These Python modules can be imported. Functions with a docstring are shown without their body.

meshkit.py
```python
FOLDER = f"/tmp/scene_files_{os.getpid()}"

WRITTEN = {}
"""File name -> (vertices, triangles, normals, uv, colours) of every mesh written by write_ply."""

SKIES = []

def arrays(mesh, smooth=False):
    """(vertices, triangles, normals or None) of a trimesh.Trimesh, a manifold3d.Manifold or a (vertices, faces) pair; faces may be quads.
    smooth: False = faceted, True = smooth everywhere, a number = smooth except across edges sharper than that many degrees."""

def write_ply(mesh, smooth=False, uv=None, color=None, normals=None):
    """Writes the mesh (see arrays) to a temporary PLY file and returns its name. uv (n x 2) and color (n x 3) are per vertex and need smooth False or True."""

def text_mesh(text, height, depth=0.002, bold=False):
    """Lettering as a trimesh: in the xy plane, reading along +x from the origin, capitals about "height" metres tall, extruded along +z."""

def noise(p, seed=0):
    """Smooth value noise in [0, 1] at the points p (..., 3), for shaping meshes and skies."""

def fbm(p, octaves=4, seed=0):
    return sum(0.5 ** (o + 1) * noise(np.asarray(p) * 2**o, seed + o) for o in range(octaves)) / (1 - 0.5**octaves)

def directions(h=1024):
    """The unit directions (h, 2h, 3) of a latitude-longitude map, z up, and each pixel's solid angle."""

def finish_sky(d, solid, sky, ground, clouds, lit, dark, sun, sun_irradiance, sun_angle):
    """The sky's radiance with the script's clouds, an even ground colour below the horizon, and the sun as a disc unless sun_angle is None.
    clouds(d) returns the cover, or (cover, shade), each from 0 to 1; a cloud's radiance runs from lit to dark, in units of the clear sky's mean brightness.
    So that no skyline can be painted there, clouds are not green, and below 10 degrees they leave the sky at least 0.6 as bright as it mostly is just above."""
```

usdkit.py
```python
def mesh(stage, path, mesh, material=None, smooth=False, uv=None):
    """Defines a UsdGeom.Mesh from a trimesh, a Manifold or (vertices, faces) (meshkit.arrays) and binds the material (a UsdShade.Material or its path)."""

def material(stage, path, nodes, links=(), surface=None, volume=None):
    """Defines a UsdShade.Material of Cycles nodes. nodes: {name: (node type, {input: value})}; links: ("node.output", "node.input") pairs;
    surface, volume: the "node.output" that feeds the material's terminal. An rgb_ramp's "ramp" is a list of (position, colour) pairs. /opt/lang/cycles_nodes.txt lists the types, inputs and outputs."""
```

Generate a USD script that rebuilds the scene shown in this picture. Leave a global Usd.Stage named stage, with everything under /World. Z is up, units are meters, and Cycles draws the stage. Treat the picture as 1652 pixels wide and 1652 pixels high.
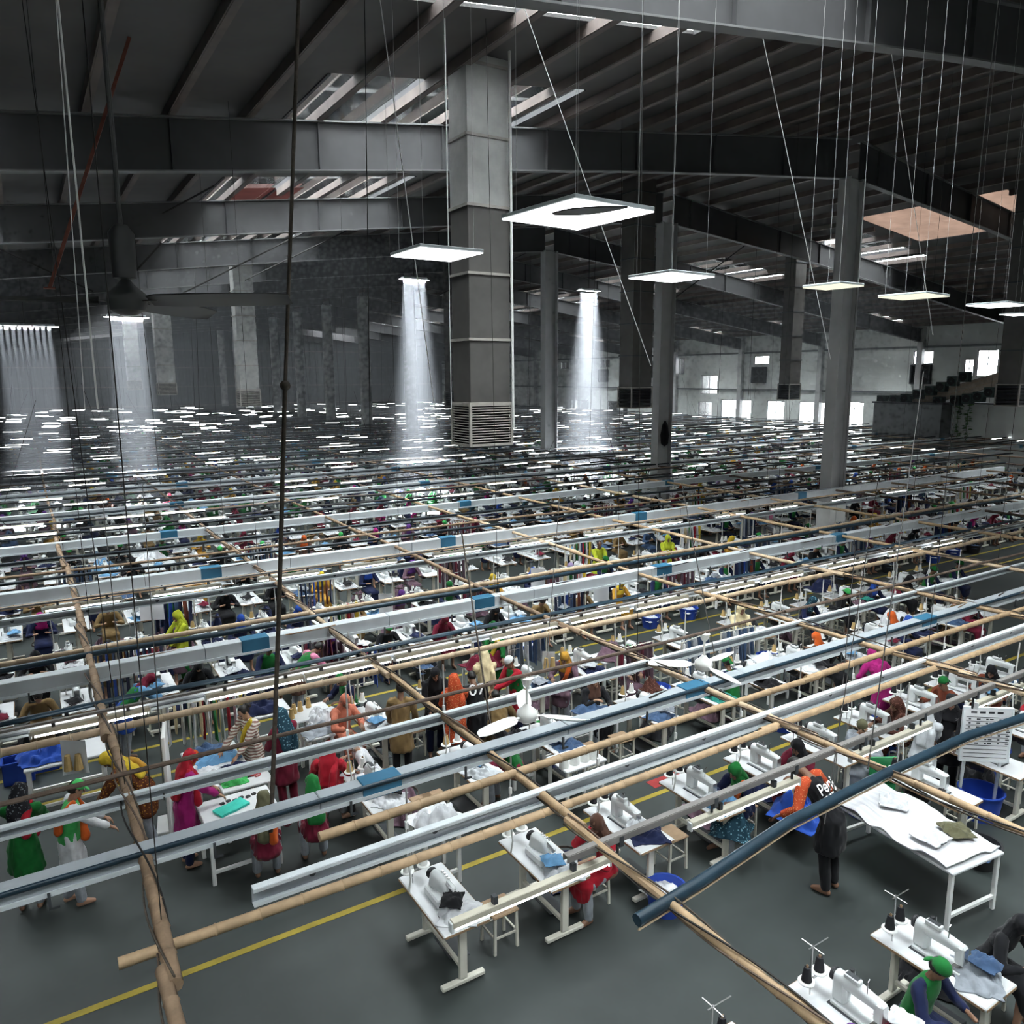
import math, random
import numpy as np
import manifold3d as m3
import meshkit, usdkit
from pxr import Usd, UsdGeom, UsdLux, UsdShade, Sdf, Gf, Vt

rng = random.Random(7)
nrng = np.random.default_rng(7)
stage = Usd.Stage.CreateInMemory()
UsdGeom.SetStageUpAxis(stage, 'Z'); UsdGeom.SetStageMetersPerUnit(stage, 1.0)
UsdGeom.Xform.Define(stage, '/World'); UsdGeom.Scope.Define(stage, '/World/Looks')

# ------------------------------------------------------------------ camera
CAM_H = 6.5
FPX, PITCH, YAW, ROLL = 1253.67, .17406, .55802, -.005516
_fw = np.array([math.sin(YAW)*math.cos(PITCH), math.cos(YAW)*math.cos(PITCH), -math.sin(PITCH)])
_r = np.array([math.cos(YAW), -math.sin(YAW), 0.]); _u = np.cross(_r, _fw)
_c, _s = math.cos(ROLL), math.sin(ROLL)
CM = np.array([_c*_r+_s*_u, -_s*_r+_c*_u, _fw])
cam = UsdGeom.Camera.Define(stage, '/World/Camera')
cam.CreateHorizontalApertureAttr(36.0); cam.CreateFocalLengthAttr(36.0*FPX/1652)
cam.CreateClippingRangeAttr(Gf.Vec2f(.1, 1000))
mt = Gf.Matrix4d(*[float(x) for x in (*CM[0], 0, *CM[1], 0, *(-CM[2]), 0, 0, 0, CAM_H, 1)])
cam.AddTransformOp().Set(mt)
cam.CreateExposureAttr(0.32)

def ray(px, py): return CM.T @ np.array([(px-826)/FPX, -(py-826)/FPX, 1.])
def atz(px, py, z): d = ray(px, py); return d*((z-CAM_H)/d[2])+[0, 0, CAM_H]      # the point of height z seen at a pixel
def aty(px, py, y): d = ray(px, py); return d*(y/d[1])+[0, 0, CAM_H]
def atx(px, py, x): d = ray(px, py); return d*(x/d[0])+[0, 0, CAM_H]
def atd(px, py, t): return ray(px, py)*t+[0, 0, CAM_H]                            # at a depth in front of the lens

# ------------------------------------------------------------------ light
SKY = 3.2
sky = UsdLux.DomeLight.Define(stage, '/World/Sky')
sky.CreateIntensityAttr(SKY); sky.CreateColorAttr(Gf.Vec3f(.93, .97, 1.0))

def rect_light(name, p, w, h, power, col=(1, 1, 1)):            # faces down
    l = UsdLux.RectLight.Define(stage, '/World/'+name)
    l.CreateWidthAttr(w); l.CreateHeightAttr(h); l.CreateIntensityAttr(power); l.CreateColorAttr(Gf.Vec3f(*col))
    l.AddTranslateOp().Set(Gf.Vec3d(*map(float, p)))
    return l
def spot(name, p, power, angle, radius=.2, col=(.9, .95, 1)):   # a beam straight down
    l = UsdLux.SphereLight.Define(stage, '/World/'+name)
    l.CreateRadiusAttr(radius); l.CreateIntensityAttr(power); l.CreateColorAttr(Gf.Vec3f(*col))
    s = UsdLux.ShapingAPI.Apply(l.GetPrim()); s.CreateShapingConeAngleAttr(angle); s.CreateShapingConeSoftnessAttr(1.0)
    l.AddTranslateOp().Set(Gf.Vec3d(*map(float, p)))

RIDGE_X, RIDGE_Z, SLOPE = 24.6, 14.5, .125
def roofz(x): return RIDGE_Z-SLOPE*abs(x-RIDGE_X)
# skylight openings (x0, x1, y0, y1): daylight comes in through each of them
SKYLIGHTS = [(x0, x1, y, y+5.6) for y in (-3.2, 6.2, 15.2, 24.2, 33.2, 42.2, 51.2, 60.2, 69.2, 78.2, 87.2, 96.2, 105.2) for x0, x1 in ((5.5, 11.5), (35, 41)) if not (x0 == 35 and y == 15.2)]+[(52.5, 57.5, y, y+4) for y in (35.5, 44.5, 53.5, 62.5, 71.5)]+[(-5.5, -.5, y, y+5.6) for y in (-3.2, 15.2, 24.2)]  # leftmost row is unseen, added to brighten the left side
SKYLIGHT_POWER = 16.0
for i, (x0, x1, y0, y1) in enumerate(SKYLIGHTS):
    xm = (x0+x1)/2
    rect_light('daylight_%02d' % i, (xm, (y0+y1)/2, roofz(xm)+.9), x1-x0, y1-y0, SKYLIGHT_POWER*(.6 if x0 < 0 else .95 if y0 < 26 else 1.0 if x0 > 50 else .24), (.95, .98, 1))
# added haze lamps: see lamp builder; haze: at the end
HAZE = .0021

# ------------------------------------------------------------------ helpers
_names = {}
def numbered(path):
    k = _names.get(path, -1)+1; _names[path] = k
    return path if k == 0 else '%s_%03d' % (path, k)
def key(o, label=None, cat=None, group=None, kind=None):
    p = o.GetPrim() if hasattr(o, 'GetPrim') else o
    for k, v in (('label', label), ('category', cat), ('group', group), ('kind', kind)):
        if v: p.SetCustomDataByKey(k, v)
    return p
def thing(name, label=None, cat=None, loc=(0, 0, 0), rz=0, group=None, kind=None, rx=0, ry=0):
    x = UsdGeom.Xform.Define(stage, numbered('/World/'+name))
    x.AddTranslateOp().Set(Gf.Vec3d(*map(float, loc)))
    if rx or ry: x.AddRotateXYZOp().Set(Gf.Vec3f(rx, ry, rz))
    else: x.AddRotateZOp().Set(float(rz))
    return key(x, label, cat, group, kind)
def obj(name, mesh, m, parent=None, smooth=False, **kw):
    base = parent.GetPath().pathString if parent is not None else '/World'
    o = usdkit.mesh(stage, numbered(base+'/'+name), mesh, M[m] if isinstance(m, str) else m, smooth=smooth)
    return key(o, **kw)
def dup(src, loc, rz=0, label=None, group=None, cat=None, scale=None):
    was = src.GetCustomData()
    path = src.GetPath().pathString
    name = src.GetName()
    while name[-4:-3] == '_' and name[-3:].isdigit(): name = name[:-4]
    x = UsdGeom.Xform.Define(stage, numbered('/World/'+name))
    x.GetPrim().GetReferences().AddInternalReference(path)
    x.ClearXformOpOrder()
    ops = {o.GetOpName(): o for o in x.GetOrderedXformOps()}
    x.AddTranslateOp().Set(Gf.Vec3d(*map(float, loc)))
    x.AddRotateZOp().Set(float(rz))
    if scale:
        x.AddScaleOp().Set(Gf.Vec3f(*[float(scale)]*3))
    x.GetPrim().SetInstanceable(True)
    return key(x, label or was.get('label'), cat or was.get('category'), group or was.get('group'))

class Protos:
    """Builds a kind once at its first use and references it from then on."""
    def __init__(self): self.made = {}
    def __call__(self, kind, build, loc, rz, label, group):
        if kind in self.made: return dup(self.made[kind], loc, rz, label, group)
        t = build(); self.made[kind] = t
        for op in UsdGeom.Xformable(t).GetOrderedXformOps():
            if op.GetOpType() == UsdGeom.XformOp.TypeTranslate: op.Set(Gf.Vec3d(*map(float, loc)))
            if op.GetOpType() == UsdGeom.XformOp.TypeRotateZ: op.Set(float(rz))
        key(t, label, None, group)
        return t
place = Protos()

def cat(*ms):
    ms = [a for a in ms if a is not None]
    vs, fs, n = [], [], 0
    for v, f in ms:
        v = np.asarray(v, float); f = np.asarray(f, int)
        if f.shape[1] == 4: f = np.vstack([f[:, [0, 1, 2]], f[:, [0, 2, 3]]])
        vs.append(v); fs.append(f+n); n += len(v)
    return np.vstack(vs), np.vstack(fs)
_BF = np.array([[0, 2, 3, 1], [4, 5, 7, 6], [0, 1, 5, 4], [2, 6, 7, 3], [0, 4, 6, 2], [1, 3, 7, 5]])
def box(c, s):
    c = np.asarray(c, float); s = np.asarray(s, float)/2
    v = np.array([[x, y, z] for z in (-1, 1) for y in (-1, 1) for x in (-1, 1)])*s+c
    f = _BF
    return v, np.vstack([f[:, [0, 1, 2]], f[:, [0, 2, 3]]])
def rbox(c, s, b=.008):                                          # a box with chamfered edges
    s = np.asarray(s, float)/2; pts = []
    for q in np.ndindex(2, 2, 2):
        g = np.array(q)*2-1
        for k in range(3):
            p = g*(s-b); p[k] = g[k]*s[k]; pts.append(p)
    return mf(m3.Manifold.hull_points(np.array(pts)+c))
def mf(m):
    t = m.to_mesh(); return np.array(t.vert_properties[:, :3], float), np.array(t.tri_verts, int)
def beam(p, q, w, h, up=(0, 0, 1)):                              # a box section from p to q
    p = np.asarray(p, float); q = np.asarray(q, float); d = q-p; L = np.linalg.norm(d); d = d/L
    up = np.asarray(up, float)
    if abs(d@up) > .98: up = np.array([1., 0, 0])
    s = np.cross(d, up); s /= np.linalg.norm(s); u = np.cross(s, d)
    v, f = box((0, 0, 0), (L, w, h))
    return (p+q)/2+v[:, :1]*d+v[:, 1:2]*-s+v[:, 2:]*u, f
def tube(pts, r, n=8, caps=True):
    P = np.asarray(pts, float); k = len(P); R = np.broadcast_to(np.asarray(r, float), (k,))
    T = np.gradient(P, axis=0); T /= np.linalg.norm(T, axis=1, keepdims=True)+1e-12
    ref = np.array([0, 0, 1.]) if abs(T[0, 2]) < .9 else np.array([1., 0, 0])
    A = np.cross(T, ref); A /= np.linalg.norm(A, axis=1, keepdims=True)+1e-12; B = np.cross(T, A)
    a = np.arange(n)*2*np.pi/n
    V = (P[:, None]+R[:, None, None]*(np.cos(a)[None, :, None]*A[:, None]+np.sin(a)[None, :, None]*B[:, None])).reshape(-1, 3)
    i, j = np.meshgrid(np.arange(k-1), np.arange(n), indexing='ij')
    q = np.stack([i*n+j, i*n+(j+1) % n, (i+1)*n+(j+1) % n, (i+1)*n+j], -1).reshape(-1, 4)
    F = np.vstack([q[:, [0, 1, 2]], q[:, [0, 2, 3]]])
    if caps:
        V = np.vstack([V, P[:1], P[-1:]]); b = k*n; jj = np.arange(n)
        F = np.vstack([F, np.stack([np.full(n, b), (jj+1) % n, jj], 1), np.stack([np.full(n, b+1), (k-1)*n+jj, (k-1)*n+(jj+1) % n], 1)])
    return V, F
def lathe(prof, n=16, c=(0, 0, 0)):                               # (radius, height) pairs, bottom to top
    prof = np.asarray(prof, float); a = np.arange(n)*2*np.pi/n; k = len(prof)
    V = np.stack([prof[:, None, 0]*np.cos(a), prof[:, None, 0]*np.sin(a), np.repeat(prof[:, 1:], n, 1)], -1).reshape(-1, 3)+c
    i, j = np.meshgrid(np.arange(k-1), np.arange(n), indexing='ij')
    q = np.stack([i*n+j, i*n+(j+1) % n, (i+1)*n+(j+1) % n, (i+1)*n+j], -1).reshape(-1, 4)
    return V, np.vstack([q[:, [0, 1, 2]], q[:, [0, 2, 3]]])
def turn(mesh, rz=0, loc=(0, 0, 0), rx=0, ry=0, s=1.):
    v, f = mesh; v = np.asarray(v, float)*s
    for ang, (i, j) in ((rx, (1, 2)), (ry, (2, 0)), (rz, (0, 1))):
        if ang:
            c, sn = math.cos(math.radians(ang)), math.sin(math.radians(ang))
            w = v.copy(); w[:, i] = c*v[:, i]-sn*v[:, j]; w[:, j] = sn*v[:, i]+c*v[:, j]; v = w
    return v+np.asarray(loc, float), f
def prism(poly, z0, z1):                                          # an outline in xy raised from z0 to z1
    return mf(m3.Manifold.extrude(m3.CrossSection([np.asarray(poly, float)]), z1-z0).translate((0, 0, z0)))
def sheet(nx, ny, fn, thick=.004):                                # a cloth: fn(u, v) -> points; a closed thin slab
    u, v = np.meshgrid(np.linspace(0, 1, nx), np.linspace(0, 1, ny), indexing='ij')
    P = fn(u, v); n = np.cross(np.gradient(P, axis=0), np.gradient(P, axis=1)); n /= np.linalg.norm(n, axis=2, keepdims=True)+1e-12
    V = np.vstack([(P+n*thick/2).reshape(-1, 3), (P-n*thick/2).reshape(-1, 3)]); N = nx*ny
    i, j = np.meshgrid(np.arange(nx-1), np.arange(ny-1), indexing='ij')
    q = np.stack([i*ny+j, (i+1)*ny+j, (i+1)*ny+j+1, i*ny+j+1], -1).reshape(-1, 4)
    ring = np.concatenate([np.arange(ny-1), (np.arange(nx-1))*ny+ny-1, (nx-1)*ny+np.arange(ny-1, 0, -1), np.arange(nx-1, 0, -1)*ny])
    nxt = np.roll(ring, -1)
    side = np.stack([ring, nxt, nxt+N, ring+N], 1)
    q = np.vstack([q, (q+N)[:, ::-1], side])
    return V, np.vstack([q[:, [0, 1, 2]], q[:, [0, 2, 3]]])

_U = 'zeroth first second third fourth fifth sixth seventh eighth ninth tenth eleventh twelfth thirteenth fourteenth fifteenth sixteenth seventeenth eighteenth nineteenth'.split()
def ordw(n):                                                      # 0 -> first
    n += 1
    if n < 20: return _U[n]
    t = {2: 'twent', 3: 'thirt', 4: 'fort', 5: 'fift'}[n//10]
    return t+'ieth' if n % 10 == 0 else t+'y-'+_U[n % 10]
# ------------------------------------------------------------------ materials
M = {}
def mat(name, col, rough=.6, vary=.12, scale=3., metal=0., detail=4, spec=.4, bump=0., sheen=0., stretch=None):
    c = np.array(col, float)
    nodes = {'t': ('texture_coordinate', {}), 'n': ('noise_texture', {'scale': float(scale), 'detail': float(detail), 'roughness': .6}),
             'r': ('rgb_ramp', {'ramp': [(.3, tuple(c*(1-vary))), (.7, tuple(np.minimum(c*(1+vary), 1)))]}),
             'p': ('principled_bsdf', {'roughness': float(rough), 'metallic': float(metal), 'specular_ior_level': float(spec), 'sheen_weight': float(sheen)})}
    links = [('n.fac', 'r.fac'), ('r.color', 'p.base_color')]
    if stretch:
        nodes['m'] = ('mapping', {'scale': stretch}); links += [('t.object', 'm.vector'), ('m.vector', 'n.vector')]
    else: links += [('t.object', 'n.vector')]
    if bump:
        nodes['b'] = ('bump', {'strength': float(bump), 'distance': .01}); links += [('n.fac', 'b.height'), ('b.normal', 'p.normal')]
    M[name] = usdkit.material(stage, '/World/Looks/'+name, nodes, links, surface='p.BSDF')
def pattern(name, a, b, scale=30., cut=.25, rough=.8):            # printed cloth: spots of b on a
    nodes = {'t': ('texture_coordinate', {}), 'v': ('voronoi_texture', {'scale': float(scale)}),
             'r': ('rgb_ramp', {'ramp': [(0, b), (cut, b), (cut+.08, a), (1, a)]}), 'p': ('principled_bsdf', {'roughness': rough, 'specular_ior_level': .2})}
    M[name] = usdkit.material(stage, '/World/Looks/'+name, nodes, [('t.object', 'v.vector'), ('v.distance', 'r.fac'), ('r.color', 'p.base_color')], surface='p.BSDF')
def stripes(name, a, b, scale=12., axis='z', dist=1.):
    nodes = {'t': ('texture_coordinate', {}), 'v': ('wave_texture', {'bands_direction': axis, 'scale': float(scale), 'distortion': dist}),
             'r': ('rgb_ramp', {'ramp': [(0, a), (.45, a), (.6, b), (1, b)]}), 'p': ('principled_bsdf', {'roughness': .8, 'specular_ior_level': .2})}
    M[name] = usdkit.material(stage, '/World/Looks/'+name, nodes, [('t.object', 'v.vector'), ('v.fac', 'r.fac'), ('r.color', 'p.base_color')], surface='p.BSDF')
def glow(name, col, power):
    nodes = {'t': ('texture_coordinate', {}), 'n': ('noise_texture', {'scale': 2.}), 'r': ('rgb_ramp', {'ramp': [(0, tuple(np.array(col)*.94)), (1, col)]}), 'e': ('emission', {'strength': float(power)})}
    M[name] = usdkit.material(stage, '/World/Looks/'+name, nodes, [('t.object', 'n.vector'), ('n.fac', 'r.fac'), ('r.color', 'e.color')], surface='e.emission')
def pane(name, tint, ior=1.45):
    nodes = {'f': ('fresnel', {'IOR': ior}), 't': ('transparent_bsdf', {'color': tint}), 'g': ('glossy_bsdf', {'roughness': .05, 'color': (.9, .9, .9)}), 'm': ('mix_closure', {})}
    M[name] = usdkit.material(stage, '/World/Looks/'+name, nodes, [('f.fac', 'm.fac'), ('t.BSDF', 'm.closure1'), ('g.BSDF', 'm.closure2')], surface='m.closure')

mat('floor', (.036, .044, .042), .5, .25, .5, detail=6)
mat('yellow_paint', (.3, .23, .025), .6, .2, 4)
mat('red_paint', (.32, .03, .03), .6, .2, 4)
mat('roof_sheet', (.085, .08, .078), .65, .15, .8)
mat('purlin_steel', (.13, .105, .095), .6, .2, 2)
mat('rafter_flange', (.13, .13, .13), .5, .1, 2)
mat('rafter_steel', (.058, .058, .06), .55, .12, 1.2)
mat('column_paint', (.42, .42, .42), .55, .08, 1.5)
mat('dark_wall', (.045, .052, .055), .7, .15, .7)
mat('pale_wall', (.66, .68, .66), .7, .1, .6)
mat('grey_wall', (.16, .17, .175), .7, .1, .6)
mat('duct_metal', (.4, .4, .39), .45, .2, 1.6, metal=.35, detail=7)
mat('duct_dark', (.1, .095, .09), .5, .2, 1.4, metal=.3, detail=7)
mat('grille_metal', (.32, .3, .27), .5, .12, 6)
mat('black_gap', (.012, .012, .013), .8, .2, 4)
mat('far_pole', (.035, .034, .036), .6, .3, 4)
mat('bamboo', (.4, .275, .16), .6, .22, 6, stretch=(1, 1, 1), bump=.2)
mat('bamboo_old', (.26, .175, .11), .7, .3, 6, bump=.2)
mat('bamboo_pale', (.5, .37, .245), .6, .18, 6)
mat('wood_dark', (.115, .08, .06), .7, .3, 7)
mat('pipe_blue', (.012, .032, .05), .4, .2, 4)
mat('pipe_dark', (.02, .028, .035), .45, .2, 4)
mat('tray_grey', (.36, .385, .41), .45, .1, 2, metal=.15)
mat('tray_pale', (.62, .66, .68), .5, .08, 2)
mat('busbar_pale', (.52, .55, .57), .45, .1, 2)  # paler copy of the trunk grey; stronger light put into the colour
mat('busbar_grey', (.36, .39, .415), .45, .1, 2)
mat('rail_taupe', (.2, .185, .175), .5, .15, 3)
mat('patch_blue', (.03, .14, .24), .5, .1, 3)
mat('fitting_cream', (.5, .465, .375), .5, .06, 3)
mat('wire_dark', (.02, .018, .016), .6, .2, 5)
mat('rope_brown', (.07, .055, .042), .8, .3, 20)
mat('wire_pale', (.6, .6, .58), .6, .1, 5)
mat('rust', (.16, .05, .035), .8, .3, 6)
mat('table_white', (.6, .61, .62), .35, .05, 4)
mat('table_edge', (.3, .2, .12), .6, .2, 6)
mat('steel_cream', (.62, .6, .52), .5, .06, 4)
mat('steel_dark', (.05, .055, .06), .45, .2, 4)
mat('machine_white', (.66, .68, .68), .3, .05, 5)
mat('chrome', (.6, .6, .6), .2, .05, 8, metal=.9)
mat('motor_black', (.03, .03, .033), .5, .2, 5)
mat('cone_black', (.016, .016, .02), .7, .2, 20)
mat('cone_white', (.78, .78, .75), .8, .05, 20)
mat('cone_tan', (.5, .34, .14), .8, .1, 20)
mat('plastic_blue', (.02, .06, .36), .35, .1, 3)
mat('plastic_green', (.02, .2, .07), .4, .1, 3)
mat('plastic_red', (.4, .03, .03), .4, .1, 3)
mat('plastic_white', (.8, .8, .78), .4, .04, 3)
mat('fan_white', (.85, .84, .8), .4, .04, 3)
mat('fan_dark', (.035, .035, .034), .5, .15, 3)
mat('paper', (.66, .67, .69), .8, .04, 6)
mat('ink', (.03, .03, .035), .8, .1, 6)
mat('ink_white', (.85, .85, .85), .8, .03, 6)
mat('leaf_green', (.05, .12, .03), .7, .4, 6)
mat('stone_band', (.27, .23, .19), .7, .2, 3)
mat('unit_green', (.03, .055, .05), .6, .3, 4)
mat('skin_light', (.36, .2, .13), .5, .08, 8)
mat('skin_dark', (.2, .105, .065), .5, .08, 8)
mat('hair_black', (.012, .01, .009), .5, .3, 25)
mat('eye_white', (.7, .7, .68), .3, .03, 8)
mat('lip', (.25, .08, .07), .5, .1, 8)
def cloth(name, col, vary=.16): mat('cloth_'+name, col, .85, vary, 9, spec=.15, sheen=.1)
for n_, c_ in dict(green=(.012, .14, .03), bright_green=(.05, .36, .09), teal=(.02, .2, .16), navy=(.01, .015, .05), black=(.01, .01, .012), maroon=(.15, .012, .03), red=(.36, .012, .025),
                   orange=(.5, .09, .015), yellow=(.56, .4, .03), mustard=(.42, .22, .03), white=(.6, .61, .63), cream=(.62, .52, .32), grey=(.25, .27, .3), pale_grey=(.46, .48, .5),
                   magenta=(.3, .012, .13), purple=(.12, .04, .22), pink=(.6, .2, .32), brown=(.1, .05, .035), khaki=(.2, .13, .055), lime=(.42, .47, .03), denim=(.05, .09, .17),
                   sky=(.12, .27, .45), rust=(.2, .05, .025), olive=(.11, .105, .06), salmon=(.5, .16, .1), lilac=(.33, .25, .42), mint=(.04, .42, .33), royal=(.02, .07, .35), plum=(.13, .075, .1)).items():
    cloth(n_, c_)
pattern('cloth_orange_print', (.42, .06, .02), (.62, .3, .12), 42, .22)
pattern('cloth_brown_print', (.08, .03, .022), (.26, .12, .09), 38, .2)
pattern('cloth_teal_print', (.015, .05, .075), (.16, .3, .36), 26, .26)
pattern('cloth_dark_print', (.02, .02, .025), (.14, .16, .18), 30, .25)
pattern('cloth_amber_print', (.1, .03, .012), (.42, .2, .03), 30, .24)
stripes('cloth_cream_stripe', (.7, .66, .58), (.3, .17, .14), 7, 'z', 2.)
stripes('fabric_print', (.6, .6, .61), (.54, .545, .57), 3, 'x', 9.)
glow('tube_lit', (.93, .98, 1.0), 5.)
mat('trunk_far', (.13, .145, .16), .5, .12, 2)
glow('tube_near', (.95, .98, 1.0), 24.)
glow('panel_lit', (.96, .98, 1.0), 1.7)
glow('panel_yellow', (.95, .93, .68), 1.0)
glow('lamp_lit', (.97, .98, 1.0), 3.)
pane('sky_glass', (.93, .95, .95))
pane('window_glass', (.95, .96, .96))
# glass reflections built in as translucent roof sheets that daylight glows through
for nm_, tint_ in (('pink_sheet', (.15, .085, .08)), ('beige_sheet', (.36, .29, .25))):
    M[nm_] = usdkit.material(stage, '/World/Looks/'+nm_, {'t': ('texture_coordinate', {}), 'n': ('noise_texture', {'scale': 1.5, 'detail': 5.}), 'r': ('rgb_ramp', {'ramp': [(.3, tuple(np.array(tint_)*.8)), (.7, tint_)]}),
        'd': ('diffuse_bsdf', {}), 'l': ('translucent_bsdf', {}), 'm': ('mix_closure', {'fac': .6})},
        [('t.object', 'n.vector'), ('n.fac', 'r.fac'), ('r.color', 'd.color'), ('r.color', 'l.color'), ('d.BSDF', 'm.closure1'), ('l.BSDF', 'm.closure2')], surface='m.closure')

# ------------------------------------------------------------------ the hall
XL, XR, YN, YF = -16.0, 60.0, -5.0, 118.0
FR = {'kind': 'structure'}
fl = thing('floor', kind='structure')
obj('slab', box(((XL+XR)/2, (YN+YF)/2, -.1), (XR-XL, YF-YN, .2)), 'floor', fl)
for y in (8.37, 13.25, 14.4, 19.3):
    obj('painted_line', box((22, y, .002), (60, .09, .004)), 'yellow_paint', fl, label='yellow line painted along the aisle')
obj('painted_patch', box((8.35, 8.62, .002), (.75, .22, .004)), 'red_paint', fl, label='red patch painted on the aisle floor')

def ribbed(x0, x1, z0, z1, pitch, depth, t=.05):                  # corrugated cladding in the xz plane, facing -y
    n = int((x1-x0)/pitch); xs, ys = [], []
    for i in range(n):
        a = x0+i*pitch
        xs += [a, a+pitch*.55, a+pitch*.65, a+pitch*.9]; ys += [0, 0, -depth, -depth]
    xs.append(x1); ys.append(0)
    poly = list(zip(xs, ys))+[(x1, t), (x0, t)]
    return prism(poly, z0, z1)
wb = thing('wall_back', kind='structure', loc=(0, YF, 0))
obj('cladding', ribbed(XL, XR, 0, 13.6, .9, .12), 'dark_wall', wb)
for z in (2.6, 5.2, 7.8, 10.2): obj('girt', beam((XL, -.2, z), (XR, -.2, z), .12, .16), 'purlin_steel', wb)
wl = thing('wall_left', kind='structure', loc=(XL, 0, 0))
obj('cladding', turn(ribbed(YN, YF, 0, 9.4, 1.2, .1), 90), 'grey_wall', wl)
wn = thing('wall_near', kind='structure', loc=(0, YN, 0))
obj('cladding', box(((XL+XR)/2, -.1, 6.7), (XR-XL, .2, 13.4)), 'pale_wall', wn)

# right wall with its windows
WIN = [(82.1, 83.9, 7.3, 8.1), (73.9, 75.9, 7.4, 8.3), (66.0, 67.4, 6.1, 8.0), (61.4, 62.8, 6.5, 8.2), (50.3, 52.1, 7.4, 8.2), (34.6, 36.2, 7.2, 8.2), (31.5, 32.2, 6.2, 7.5), (29.8, 31.3, 6.2, 8.15),
       (56.7, 59.0, 4.5, 6.4), (57.3, 59.3, 1.5, 3.7), (52.2, 56.1, 1.2, 4.0), (48.3, 50.3, 1.2, 4.0), (43.5, 46.7, 1.2, 4.0), (40.2, 42.0, 1.2, 4.1), (62.5, 65.2, 1.6, 3.6), (70.5, 74.2, 1.6, 3.4), (78.0, 81.5, 1.6, 3.4)]
wall = m3.Manifold.cube((.3, YF-YN, 10.2)).translate((XR, YN, 0))
for y0, y1, z0, z1 in WIN: wall -= m3.Manifold.cube((1, y1-y0, z1-z0)).translate((XR-.4, y0, z0))
wr = thing('wall_right', kind='structure')
obj('wall_face', mf(wall), 'pale_wall', wr)
for y in np.arange(8.5, 116, 9): obj('pilaster', box((XR-.2, y, 5), (.4, .45, 10)), 'column_paint', wr)
for z in (5.0, 8.5): obj('girt', beam((XR-.08, YN, z), (XR-.08, YF, z), .14, .16), 'grey_wall', wr)
for i, (y0, y1, z0, z1) in enumerate(WIN):
    w = thing('window_%d' % (i+1), kind='structure', loc=(XR+.1, (y0+y1)/2, (z0+z1)/2))
    b = .05
    obj('window_frame', cat(box((0, 0, (z1-z0)/2-b/2), (.08, y1-y0, b)), box((0, 0, -(z1-z0)/2+b/2), (.08, y1-y0, b)), box((0, (y1-y0)/2-b/2, 0), (.08, b, z1-z0-2*b)), box((0, -(y1-y0)/2+b/2, 0), (.08, b, z1-z0-2*b)), box((0, 0, 0), (.05, .03, z1-z0-2*b))), 'grey_wall', w)
    for s in (-1, 1): obj('pane', box((0, s*((y1-y0)/4-.02), 0), (.012, (y1-y0)/2-.06, z1-z0-2*b)), 'window_glass', w)
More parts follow.
